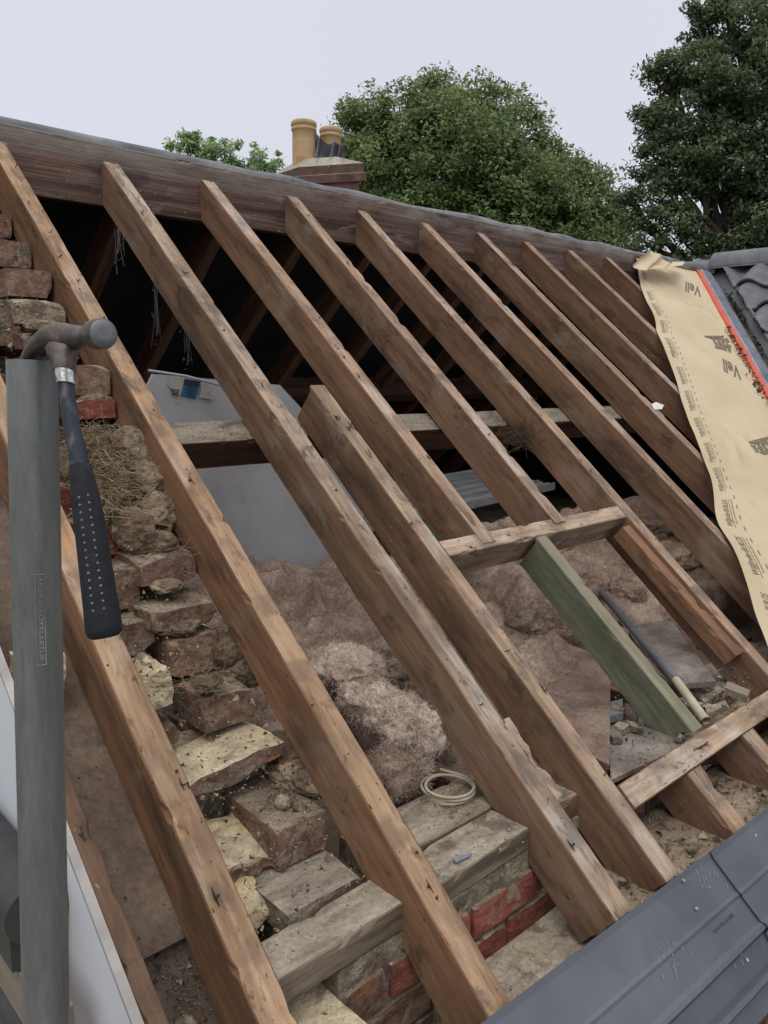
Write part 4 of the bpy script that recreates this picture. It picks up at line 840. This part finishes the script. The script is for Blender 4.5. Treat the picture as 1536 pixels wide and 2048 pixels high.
# print
def edge_len(t): a = mem(0, t - .004); b = mem(0, t + .004); return (b - a).length / .008
ink = MB(); inks = MB(); W_ = lambda t: (mem(1, t) - mem(0, t)).length
v1, f1 = text_mesh("W@nderBUILDS", 1.0, .25); v2, f2 = text_mesh("www.wonderbuilds.co.uk", 1.0, 0.0)
wx1 = max(q[0] for q in v1); wx2 = max(q[0] for q in v2)
t = .035; kk = 0
while t < .985:
    el_ = edge_len(t); Lt = .175; dt = Lt / el_; tc_ = t + dt / 2; w = W_(tc_)
    hs = .036
    ink.add([mem((.075 - q[1] * .052) / w, tc_ - q[0] * (Lt / 2 / wx1) / el_, .0016) for q in v1], f1)
    ink.add([mem((.120 - q[1] * .020) / w, tc_ - .01 / el_ - q[0] * (Lt / 2.3 / wx2) / el_, .0016) for q in v2], f2)
    for off_, wd in ((.101, .003), ):
        q = [mem((off_ + o_) / w, tc_ + e_ * Lt / 2 / el_, .0016) for e_ in (-1, -.5, 0, .5, 1) for o_ in (0, wd)]
        ink.add(q, [(2 * i, 2 * i + 1, 2 * i + 3, 2 * i + 2) for i in range(4)])
    t += dt * 1.30; kk += 1
t = .03
while t < .99:
    el_ = edge_len(t); w = W_(t); dt = .022 / el_
    q = [mem((.152 + o_) / w, t + e_ * dt, .0016) for e_ in (0, 1) for o_ in (0, .006)]; ink.add(q, [(0, 1, 3, 2)]); t += .058 / el_
ink.build('printed_lettering', M['ink'], mroot)
# big marks: sheared script and chevron block, alternating
big = MB()
def plane_map(px, py, N=.0): return XSN(hN(px, py, .012))
def put(v, f, pc, ex, ey):
    """text verts mapped to roof-plane vectors ex (reading) and ey (up of letters)"""
    out = []
    for q in v:
        X, S = pc[0] - ex[0] * q[0] - ey[0] * q[1], pc[1] - ex[1] * q[0] - ey[1] * q[1]
        out.append((X, S))
    big_pts.append((out, f, emb))
big_pts = []
def on_mem(X, S):
    best = RP(X, S, 0); 
    N = .008 + .010 * n1((X * .8, S * .8, 0), 2.2, 3) + .006 * n1((X + S, S * .35 - X * .2, 0), 4.5, 4)
    return RP(X, S, max(.003, N) + .0025)
vv, ff = text_mesh("Vell", 1.0, .5, 0, .02)
def vec(a, b): A_, B2 = XSN(hN(*a, .012)), XSN(hN(*b, .012)); return (B2[0] - A_[0], B2[1] - A_[1])
wv = max(q[0] for q in vv); hv = max(q[1] for q in vv)
emb = 0
for ctr_, ea, eb in (((1389, 578), (1362, 568, 1412, 588), (1394, 592, 1384, 564)), ((1466, 738), (1438, 724, 1494, 752), (1474, 758, 1458, 720))):
    ex = vec(ea[:2], ea[2:]); ey = vec(eb[:2], eb[2:]); pc3 = XSN(hN(*ctr_, .012))
    put([(q[0] / wv / 2.3, q[1] / hv / 2.3, 0) for q in vv], ff, pc3, ex, ey); emb += 1
v4, f4 = text_mesh("BREA", 1.0, 0, 0, .02); w4 = max(q[0] for q in v4); h4 = max(q[1] for q in v4)
v5, f5 = text_mesh("VERE", 1.0, 0, 0, .02); w5 = max(q[0] for q in v5); h5 = max(q[1] for q in v5)
def quadpx(P):
    big_pts.append(([XSN(hN(a, b, .012))[:2] for a, b in P], [tuple(range(len(P)))], emb))
quadpx([(1408, 671), (1413, 675), (1447, 675), (1449, 671)]); quadpx([(1428, 694), (1434, 699), (1464, 693), (1460, 688)]); quadpx([(1456, 692), (1464, 688), (1462, 704), (1458, 705)]); quadpx([(1436, 698), (1455, 703), (1452, 694)])
put([(q[0] / w4 / 2, q[1] / h4 / 2, 0) for q in v4], f4, XSN(hN(1441, 679, .012)), vec((1422, 679), (1458, 680)), vec((1444, 684), (1438, 675)))
put([(q[0] / w5 / 2, q[1] / h5 / 2, 0) for q in v5], f5, XSN(hN(1444, 687, .012)), vec((1428, 688), (1460, 687)), vec((1446, 691), (1441, 683)))
emb = 3
quadpx([(1497, 883), (1504, 888), (1540, 877), (1536, 872)]); quadpx([(1518, 904), (1530, 909), (1552, 903), (1545, 897)])
put([(q[0] / w4 / 2, q[1] / h4 / 2, 0) for q in v4], f4, XSN(hN(1521, 888, .012)), vec((1504, 893), (1540, 882)), vec((1524, 893), (1518, 884)))
put([(q[0] / w5 / 2, q[1] / h5 / 2, 0) for q in v5], f5, XSN(hN(1527, 896, .012)), vec((1510, 900), (1546, 891)), vec((1530, 901), (1524, 892)))
for e_ in range(4):
    big = MB()
    for out, f, eb in big_pts:
        if eb == e_: big.add([on_mem(*p) for p in out], f)
    big.build('printed_emblem', M['ink'], mroot)

# ------------------------------------------------------------------ valley: orange strip, ribbed strip, tray, cross roof
VD = (XX * -.651 - U * .759).normalized()
V0 = RP(5.461, 2.525, .0); LT = (XX * .759 - U * .651).normalized()
def valley(name, prof, mat, label, cat, t0=0.0, t1=3.6, wob=0.0, group=None):
    mb = MB(); n = 60; k = len(prof); vs = []
    for i in range(n + 1):
        t_ = t0 + (t1 - t0) * i / n
        for a, b in prof: vs.append(V0 + VD * t_ + LT * (a + wob * n1((t_, 0, 0), 3)) + NN * b)
    F = [(i * k + j, i * k + j + 1, (i + 1) * k + j + 1, (i + 1) * k + j) for i in range(n) for j in range(k - 1)]
    mb.add(vs, F, 0, False); o = mb.build(name, M[mat]); return tag(o, label, cat, group)
valley('orange_strip', [(-.004, 0), (-.002, .022), (.027, .029), (.028, 0)], 'orange', "bright orange strip between the tan membrane and the grey ribbed strip", "strip", .0, 3.5, .004)
valley('ribbed_strip', [(.0285, 0), (.03, .026), (.038, .034), (.048, .034), (.0485, .022), (.054, .022), (.0545, .037), (.070, .037), (.0705, .025), (.076, .025), (.0765, .040), (.093, .041), (.0935, .03), (.098, .03), (.0985, .042), (.112, .042), (.116, .0)], 'lead', "grey ribbed flashing strip beside the orange strip", "flashing", -.03, 3.5, .005)
valley('valley_tray', [(.116, .012), (.126, .018), (.145, .045), (.17, .088), (.171, .110), (.179, .111), (.180, .095), (.20, .11)], 'black_tray', "black valley tray with a raised edge holding moss and dead leaves", "valley tray", -.08, 3.6)
te = valley('tray_edge', [(.1695, .104), (.1695, .1125), (.1805, .1135), (.1805, .104)], 'lead', None, None, -.08, 3.6); te.parent = C.objects['valley_tray']
# pantiles of the cross roof
A0 = V0 + LT * .15 + NN * .035
nr = VD.cross(YY).normalized(); nr = nr if nr.z > 0 else -nr
dn = YY.cross(nr).normalized(); dn = dn if dn.z < 0 else -dn; inw = VD.cross(nr).normalized(); inw = inw if inw.x > 0 else -inw
ZC = 6.24; kz = (ZC - A0.z) / dn.z; XC = (A0 + dn * kz).x
tiles = empty('pantile_roof', Vector((5.0, 1.0, 5.5))); tag(tiles, "dark grey pantile roof slope at the right edge beyond the valley", "tiled roof")
mb = MB(); pitch = .235; course = .27
for cidx in range(11):
    for col in range(17):
        y0 = 2.62 - col * pitch
        vs = []; nu, nvv = 14, 10
        for iu in range(nu + 1):
            ph = iu / nu; y = y0 - pitch * ph * 1.06
            hgt = .040 * (math.sin(ph * math.pi / .6) if ph < .6 else -.5 * math.sin((ph - .6) / .4 * math.pi))
            for iv in range(nvv + 1):
                q = (cidx + iv / nvv * 1.14) * course
                vs.append(Vector((XC, y, ZC)) + dn * q + nr * (hgt + .035 * iv / nvv + .015))
        kq = nvv + 1; F = [(a * kq + b, (a + 1) * kq + b, (a + 1) * kq + b + 1, a * kq + b + 1) for a in range(nu) for b in range(nvv)]
        ds = [(v - A0).dot(inw) for v in vs]
        F = [f_ for f_ in F if max(ds[q] for q in f_) > .055]
        vs = [v + inw * max(0, .055 - d_) for v, d_ in zip(vs, ds)]
        if not F: continue
        mb.add(vs, F, 0, True); mb.add([v - nr * .016 for v in vs], [f_[::-1] for f_ in F], 0, True)
        lip = [vs[a * kq + nvv] for a in range(nu + 1)]
        mb.add(lip + [v - nr * .016 for v in lip], [(a, a + 1, nu + 2 + a, nu + 1 + a) for a in range(nu) if (lip[a] - A0).dot(inw) > .055], 0)
mb.build('pantiles', M['tile'], tiles)
def ridge_tile(y0, y1, x, z, r, label, tilt=0.0):
    mb = MB(); vs = []; n = 10; ny_ = 8
    for i in range(ny_ + 1):
        y = y0 + (y1 - y0) * i / ny_
        for j in range(n + 1):
            q = math.pi * (j / n); vs.append(Vector((x - math.cos(q) * r, y, z + math.sin(q) * r * .8 + tilt * i / ny_)))
    F = [(i * (n + 1) + j, i * (n + 1) + j + 1, (i + 1) * (n + 1) + j + 1, (i + 1) * (n + 1) + j) for i in range(ny_) for j in range(n)]
    mb.add(vs, F, 0, True); mb.add([v - Vector((0, 0, .014)) for v in vs], [f_[::-1] for f_ in F], 0, True)
    for i in (0, ny_):
        q = vs[i * (n + 1):(i + 1) * (n + 1)]; mb.add(q + [v - Vector((0, 0, .014)) for v in q], [(j, j + 1, n + 2 + j, n + 1 + j) for j in range(n)], 0)
    return tag(mb.build('ridge_tile', M['tile']), label, "ridge tile", "half-round ridge tiles at the right")
RX, RZ = XC + .02, ZC + .0
ridge_tile(2.62, 3.10, RX, RZ - .025, .12, "grey ridge tile just behind the raised membrane corner")
ridge_tile(2.24, 2.66, RX, RZ + .005, .135, "grey ridge tile in the middle with crumpled flashing hanging from it")
ridge_tile(1.82, 2.235, RX, RZ - .012, .125, "grey ridge tile at the right picture edge")
ridge_tile(1.40, 1.815, RX, RZ - .012, .125, "grey ridge tile beyond the right picture edge")
# crumpled flashing below the middle ridge tile
mb = MB(); vs = []
for i in range(25):
    for j in range(9):
        px = 1366 + 84 * i / 24; py = 520 + 4 * math.sin(i * .5) + j / 8 * (14 + 8 * math.sin(i * .33 + .6)); p = hD(px, py, 6.05 - .25 * j / 8 + .1 * (i / 24 - .5)) 
        vs.append(p + Vector((0, 0, .012 * n1((i * .4, j * .3, 0), 1, 5))))
mb.add(vs, [(i * 9 + j, i * 9 + j + 1, (i + 1) * 9 + j + 1, (i + 1) * 9 + j) for i in range(24) for j in range(8)], 0, True)
tag(mb.build('crumpled_flashing', M['plastic_blk']), "crumpled black flashing hanging under the middle ridge tile", "flashing")

# ------------------------------------------------------------------ house shell so the loft stays dark
shell = empty('house_shell', Vector((3, 3, 0))); tag(shell, "unseen brick shell of the house, added to keep the loft dark", "house")
mb = MB()
mb.box(.62, .86, RY, 5.45, 0, 4.4)
vs = [Vector((.62, RY - .05, 0)), Vector((.62, 5.45, 0)), Vector((.62, 5.45, 3.9)), Vector((.62, RY - .05, 6.18))]
mb.poly(vs, .24, 0, Vector((1, 0, 0))); mb.build('gable_wall', M['wallbrick'], shell)  # hidden far half of the gable, added to block light leaks
mb = MB(); mb.box(.86, 5.8, 5.40, 5.6, 0, 4.0); mb.build('back_wall', M['wallbrick'], shell)
mb = MB(); mb.box(5.75, 5.85, .9, 5.5, 0, 6.15); mb.build('loft_light_block', M['felt_in'], shell)  # dark box added to shut light out of the far loft end

# ------------------------------------------------------------------ chimney behind the ridge
ch = empty('chimney', hD(640, 360, 8)); tag(ch, "brick chimney stack with two buff clay pots behind the ridge", "chimney")
D8 = 8.0
c0 = hD(508 + 90, 345, D8)   # near corner of the cap
fc = hD(597, 352, 7.75); lc = hD(535, 356, 8.15); rc = hD(729, 380, 7.6)
def flat(v, z): return Vector((v.x, v.y, z))
zt = hD(597, 334, 7.75).z
n0, lx, rx_ = flat(fc, zt), flat(lc, zt), flat(rc, zt)
e1, e2 = lx - n0, rx_ - n0
def slab(mb, s, z0, z1, mi=0, s2=None):
    cc = n0 + e1 * .5 + e2 * .5; s2 = s if s2 is None else s2; vs = []
    for q, z in ((s, z0), (s2, z1)):
        for a, b in ((-1, -1), (1, -1), (1, 1), (-1, 1)):
            p = cc + e1 * .5 * a * q + e2 * .5 * b * q; vs.append(Vector((p.x, p.y, z)))
    mb.add(vs, [(3, 2, 1, 0), (4, 5, 6, 7), (0, 1, 5, 4), (1, 2, 6, 5), (2, 3, 7, 6), (3, 0, 4, 7)], mi)
mb = MB(); slab(mb, .90, zt - 2.6, zt - .165); slab(mb, 1.04, zt - .165, zt - .092); slab(mb, .98, zt - .085, zt - .004); mb.build('brick_stack', M['chim_brick'], ch)
mb = MB(); slab(mb, 1.02, zt - .092, zt - .085); slab(mb, .985, zt - .004, zt + .09, 0, .45); mb.build('mortar_cap', M['lichen_mortar'], ch)
def potm(px0, px1, pyt, pyb, D, name):
    c = hD((px0 + px1) / 2, pyb, D); zt_ = hD((px0 + px1) / 2, pyt, D).z; r = (px1 - px0) / 2 * D / 1603; h = zt_ - c.z
    prof = [(1.0, -.12), (1.0, 0), (.99, .55), (.97, .76), (1.02, .775), (1.07, .80), (1.08, .83), (1.02, .85), (1.0, .87), (1.06, .885), (1.10, .92), (1.09, .965), (1.03, .985), (.98, 1.0), (.86, 1.0), (.84, .9), (.84, .5)]
    mb = MB(); mb.loft([(c + ZZ * (h * z), XX * r * a, YY * r * a) for a, z in prof], 32, cap=False)
    o = mb.build(name, M['pot'], ch)
potm(585, 632, 248, 335, 7.95, 'chimney_pot'); potm(641, 682, 261, 345, 8.15, 'chimney_pot')
mb = MB(); vs = []
for i in range(21):
    for j in range(13):
        u, v_ = i / 20, j / 12; px = 631 + 59 * u; py = (262 + 24 * min(1, u * 3.5)) + v_ * (72 - 24 * min(1, u * 3.5) + 6 * math.sin(u * 5)); p = hD(px, py, 7.85 + .12 * math.sin(u * 9) * .4 - .1 * u)
        vs.append(p + Vector((0, 0, 0)) + fwd * (.03 * math.sin(u * 17 + v_ * 3)))
mb.add(vs, [(i * 13 + j, i * 13 + j + 1, (i + 1) * 13 + j + 1, (i + 1) * 13 + j) for i in range(20) for j in range(12)], 0, True)
mb.add([v - fwd * -.01 for v in vs], [((i + 1) * 13 + j, (i + 1) * 13 + j + 1, i * 13 + j + 1, i * 13 + j) for i in range(20) for j in range(12)], 0, True)
tag(mb.build('plastic_sheeting', M['plastic_blk']), "torn black plastic sheet wrapped between the two chimney pots", "plastic sheet")

# ------------------------------------------------------------------ ground
mb = MB(); mb.box(-600, 600, -600, 900, -.5, 0); tag(mb.build('ground', M['ground']), kind='structure')
mb = MB(); mb.box(-6, .615, -6, 8, 0, .03); tag(mb.build('patio', M['patio']), kind='structure')

# ------------------------------------------------------------------ trees
def tree(name, blobs, D, mat, leaf, per, label, seed, trunk_px, trunk_r, clumps=26, cr=.16, hollow=.55):
    rng = np.random.default_rng(seed); root = empty(name, Vector((0, 0, 0)))
    base = hD(trunk_px, 500, D); base.z = 0; root.location = base; tag(root, label, "tree", "trees behind the roof")
    Vs = []; cen = []
    for (px, py, r, dd) in blobs:
        c = np.array(hD(px, py, D + dd)); R = r * D / 1603
        cen.append((Vector(c), R))
        nc = int(clumps * (r / 60) ** 2) + 4
        dirs = rng.normal(size=(nc, 3)); dirs /= np.linalg.norm(dirs, axis=1)[:, None]
        rad = R * (hollow + (1.02 - hollow) * rng.random(nc) ** .6)
        cc = c + dirs * rad[:, None]
        for q in cc:
            k = int(per * rng.uniform(.5, 1.4)); rr = cr * D / 20 * rng.uniform(.5, 1.5)
            d = rng.normal(size=(k, 3)); d /= np.linalg.norm(d, axis=1)[:, None]
            Vs.append(q + d * (rr * rng.random((k, 1)) ** .45) * np.array([1.25, 1.25, .8]))
    P = np.concatenate(Vs); n = len(P)
    nrm = rng.normal(size=(n, 3)) * .6 + np.array([-.25, -.35, .75]); nrm /= np.linalg.norm(nrm, axis=1)[:, None]
    t = rng.normal(size=(n, 3)); t -= nrm * (t * nrm).sum(1)[:, None]; t /= np.linalg.norm(t, axis=1)[:, None]; b = np.cross(nrm, t)
    L = leaf * rng.uniform(.6, 1.3, (n, 1)); W = L * .42
    verts = np.stack([P - t * L, P + b * W - t * L * .1 + nrm * L * .12, P + t * L, P - b * W - t * L * .1 + nrm * L * .12], 1).reshape(-1, 3)
    me = bpy.data.meshes.new('crown'); me.vertices.add(n * 4); me.vertices.foreach_set('co', verts.ravel().astype(np.float32))
    me.loops.add(n * 4); me.loops.foreach_set('vertex_index', np.arange(n * 4, dtype=np.int32))
    me.polygons.add(n); me.polygons.foreach_set('loop_start', np.arange(0, n * 4, 4, dtype=np.int32)); me.polygons.foreach_set('loop_total', np.full(n, 4, dtype=np.int32))
    me.update(calc_edges=True); link('crown', me, M[mat], root)
    mb = MB(); top = Vector((0, 0, 0)); cs = [c for c, R in cen]; mean = sum(cs, Vector()) / len(cs)
    fork = Vector((base.x, base.y, max(2.5, mean.z * .6)))
    mb.tube([base, base.lerp(fork, .5) + Vector((.1, .05, 0)), fork], [trunk_r, trunk_r * .8, trunk_r * .65], 12)
    rnd = random.Random(seed)
    for c, R in cen:
        a = fork; q1 = a.lerp(c, .35) + Vector((rnd.gauss(0, .2), rnd.gauss(0, .2), .3)); q2 = a.lerp(c, .7) + Vector((rnd.gauss(0, .2), rnd.gauss(0, .2), .2))
        mb.tube([a, q1, q2, c], [trunk_r * .35, trunk_r * .25, trunk_r * .16, trunk_r * .06], 7)
        for _ in range(5):
            d = Vector((rnd.gauss(0, 1), rnd.gauss(0, 1), rnd.gauss(.2, 1))).normalized(); e_ = c + d * R * .85
            mb.tube([q2.lerp(c, rnd.random()), c.lerp(e_, .5) + Vector((rnd.gauss(0, .1), 0, rnd.gauss(0, .1))), e_], [trunk_r * .1, trunk_r * .06, trunk_r * .02], 5)
    mb.build('trunk', M['bark'], root); return root
tree('broadleaf_tree', [(735, 290, 62, 0), (705, 235, 32, .5), (790, 240, 66, -.3), (860, 205, 50, 0), (868, 165, 14, 0), (930, 235, 70, -.6), (1000, 240, 66, 0), (1045, 290, 58, .2), (800, 340, 100, -.5), (920, 330, 110, -1.2), (1020, 370, 100, -.6), (1110, 350, 58, .2), (1090, 430, 85, -.6), (1170, 400, 58, 0), (1195, 450, 60, -.2), (860, 420, 110, -.5), (980, 450, 100, -.8), (1140, 480, 70, -.4), (700, 330, 50, .3), (725, 380, 60, 0)],
     26, 'leaf_mid', .088, 112, "big rounded green tree behind the chimney and ridge", 4, 950, .35, clumps=30, cr=.34)
tree('oak_tree', [(1480, 60, 78, 0), (1420, 70, 52, .3), (1400, 25, 26, 0), (1450, 10, 30, 0), (1385, 140, 60, 0), (1335, 160, 36, .3), (1310, 130, 18, 0), (1480, 170, 95, -.5), (1400, 230, 85, -.3), (1325, 250, 48, .2), (1290, 235, 22, .2), (1310, 330, 42, .2), (1370, 330, 75, 0), (1450, 310, 80, -.4), (1530, 260, 90, -.3), (1560, 120, 100, 0), (1320, 400, 48, .2), (1345, 440, 46, 0), (1270, 440, 26, .4), (1250, 395, 18, .4), (1290, 490, 40, .2), (1405, 360, 34, -.2), (1518, 345, 50, -.5), (1535, 420, 60, -.5), (1522, 490, 46, -.4), (1440, 518, 34, 0), (1560, 500, 80, -.2), (1390, 490, 40, .1), (1600, 340, 110, 0), (1620, 180, 110, 0)],
     18, 'leaf_oak', .064, 84, "dark green oak tree filling the top right corner", 8, 1540, .40, clumps=27, cr=.27, hollow=.4)
tree('broadleaf_tree', [(375, 285, 26, 0), (360, 320, 40, 0), (410, 305, 34, 0), (450, 310, 34, 0), (500, 315, 36, 0), (535, 325, 30, 0), (430, 345, 50, 0), (520, 350, 40, 0), (385, 275, 14, 0)],
     40, 'leaf_pale', .12, 40, "small pale green tree above the ridge left of the chimney", 12, 440, .25, clumps=40, cr=.14)

# ------------------------------------------------------------------ crumbs, litter, cobwebs
def crumbs(name, spots, mats, seed, label, kindname):
    rnd = random.Random(seed); mb = MB()
    for fn, n, smin, smax in spots:
        for _ in range(n):
            p = fn(rnd); s = rnd.uniform(smin, smax) * (1 if rnd.random() < .85 else 1.8); mi = rnd.randrange(len(mats))
            q = [Vector((rnd.gauss(0, 1), rnd.gauss(0, 1), rnd.gauss(0, .7))).normalized() * s * rnd.uniform(.5, 1) for _ in range(4)]
            mb.add([p + v + ZZ * s * .3 for v in q], [(0, 1, 2), (0, 3, 1), (1, 3, 2), (0, 2, 3)], mi)
    return tag(mb.build(name, [M[k] for k in mats]), label, kindname, kind='stuff')
zreg = lambda x0, x1, y0, y1, z: (lambda r: hZ(r.uniform(x0, x1), r.uniform(y0, y1), z + r.uniform(0, .003)))
nreg = lambda x0, x1, s0, s1, n: (lambda r: RP(r.uniform(x0, x1), r.uniform(s0, s1), n))
wreg = lambda r: (lambda y: Vector((r.uniform(.62, .86), y, 4.58 + .839 * (y - .77) - .115 + r.uniform(-.03, .01))))(r.uniform(.95, 2.5))
crumbs('mortar_crumbs', [(zreg(840, 1060, 1600, 1700, 4.603), 260, .001, .0035), (zreg(1220, 1420, 1380, 1540, 4.606), 400, .0015, .006), (zreg(1390, 1500, 1340, 1420, 4.63), 200, .002, .007), (wreg, 2600, .0012, .007), (zreg(540, 640, 1500, 1620, 4.70), 300, .0015, .006),
                         (nreg(.435, .56, .24, 1.0, -.117), 260, .0008, .0028), (nreg(.43, .55, -.05, .26, -.148), 1500, .001, .0042), (zreg(850, 1000, 1530, 1640, 4.606), 160, .001, .004), (zreg(1045, 1215, 1295, 1500, 4.624), 500, .001, .004),
                         (lambda r: Vector((r.choice((r.uniform(1.36, 1.70), r.uniform(1.80, 2.0), r.uniform(2.1, 2.5))), r.uniform(.68, .86), 4.462)), 500, .002, .011), (lambda r: RP(r.uniform(1.0, 1.22), 1.30 + r.uniform(0, .06), -.117), 40, .001, .003)], ('crumb', 'crumb_dark', 'mortar', 'crumb_dark'), 41, "mortar crumbs and grit scattered over bricks, plates and boards", "rubble")
for _nm, _sp, _mt, _sd, _lb, _ct in (('dead_leaves', [(lambda r: V0 + VD * r.uniform(.9, 3.3) + LT * (-.008 - abs(r.gauss(0, .022))) + NN * .016, 520, .006, .016), (lambda r: V0 + VD * (lambda t: t)(r.choice((r.gauss(1.05, .12), r.gauss(1.75, .15), r.uniform(2, 3)))) + LT * r.uniform(.12, .15) + NN * .05, 220, .006, .014)], ('leaf_litter', 'leaf_litter', 'crumb_dark'), 42, "brown dead leaves caught along the orange strip and in the valley tray", "dead leaves"),
                                ('moss_clumps', [(lambda r: V0 + VD * r.gauss(.55, .12) + LT * r.uniform(.12, .155) + NN * .05, 300, .006, .016), (lambda r: V0 + VD * r.gauss(1.0, .15) + LT * r.uniform(.12, .155) + NN * .05, 160, .005, .014)], ('moss',), 43, "black moss clumps lying in the valley tray", "moss"),
                                ('gutter_litter', [(lambda r: (lambda x: RP(x, -.385 - (x - .5) * .03 + r.gauss(0, .022), -.074))(r.uniform(1.0, 2.4)), 1500, .006, .016)], ('leaf_litter', 'crumb_dark', 'moss'), 44, "brown leaf litter lying in the dark gutter", "leaf litter")):
    crumbs(_nm, _sp, _mt, _sd, _lb, _ct)
# rubble in the verge gap
mb = MB(); T = fr(RP(.425, -.22, -.150), U, NN); mb.box(0, .5, -.13, 0, -.1, 0, 0, T); tag(mb.build('verge_fill', M['rough_dark']), "dark dirt filling between the verge batten and the tan rafter foot", "dirt", kind='stuff')
o = block('brick_chip', .475, .515, .845, .02, 4.565, .012, R_, 795, rough=.002); o.location = RP(.478, .12, -.135); tag(o, "small orange brick chip in the dirt at the bottom left", "brick chip")
mb = MB(); p = [hN(a_, b_, .003) for a_, b_ in ((1303, 808), (1312, 804), (1328, 810), (1324, 818), (1310, 819))]; mb.poly(p, .002, 0, -NN); tag(mb.build('white_flake', M['white_bit']), "small white flake stuck on the third rafter right of the trimmer", "flake")
# cobwebs in the dark opening
rnd = random.Random(77)
for i, (px, py, L, lb) in enumerate([(238, 470, 70, "dusty cobweb strand hanging between the tan rafter and the next one"), (310, 580, 110, "thick dusty cobweb hanging in the dark opening"), (372, 640, 100, "dusty cobweb hanging beside the long rafter above the white board"), (800, 720, 35, "short cobweb below the middle rafters")]):
    mb = MB()
    for s_ in range(9):
        x = px + rnd.gauss(0, 5); l = L * rnd.uniform(.3, 1.2); sl = rnd.gauss(0, .08); p = [hY(x + sl * l * k / 6 + rnd.gauss(0, .7), py - 12 + l * k / 6, 2.45 - .08 * i) for k in range(7)]
        mb.tube(p, .00035, 4, cap=False)
    for s_ in range(16): 
        q = hY(px + rnd.gauss(0, 5), py + L * rnd.random(), 2.45 - .08 * i); mb.tube([q, q + Vector((rnd.gauss(0, .003), 0, rnd.gauss(0, .004)))], .0009, 4)
    tag(mb.build('cobweb', M['web']), lb, "cobweb", "cobwebs")
# small nest of roots on the purlin
nest2 = MB(); rnd = random.Random(6)
for _ in range(350):
    p = hN(1035 + rnd.gauss(0, 22), 870 + rnd.gauss(0, 12), -.10 + rnd.uniform(-.01, .04)); straw(nest2, p, Vector((rnd.gauss(0, 1), rnd.gauss(0, .6), rnd.gauss(0, .6))), rnd.uniform(.02, .07), .0007, .5, rnd)
o = nest2.build('root_nest', M['straw']); o.color = (.3, .27, .25, 1); tag(o, "dark tangled twig nest on the purlin among the right-hand rafters", "nest")
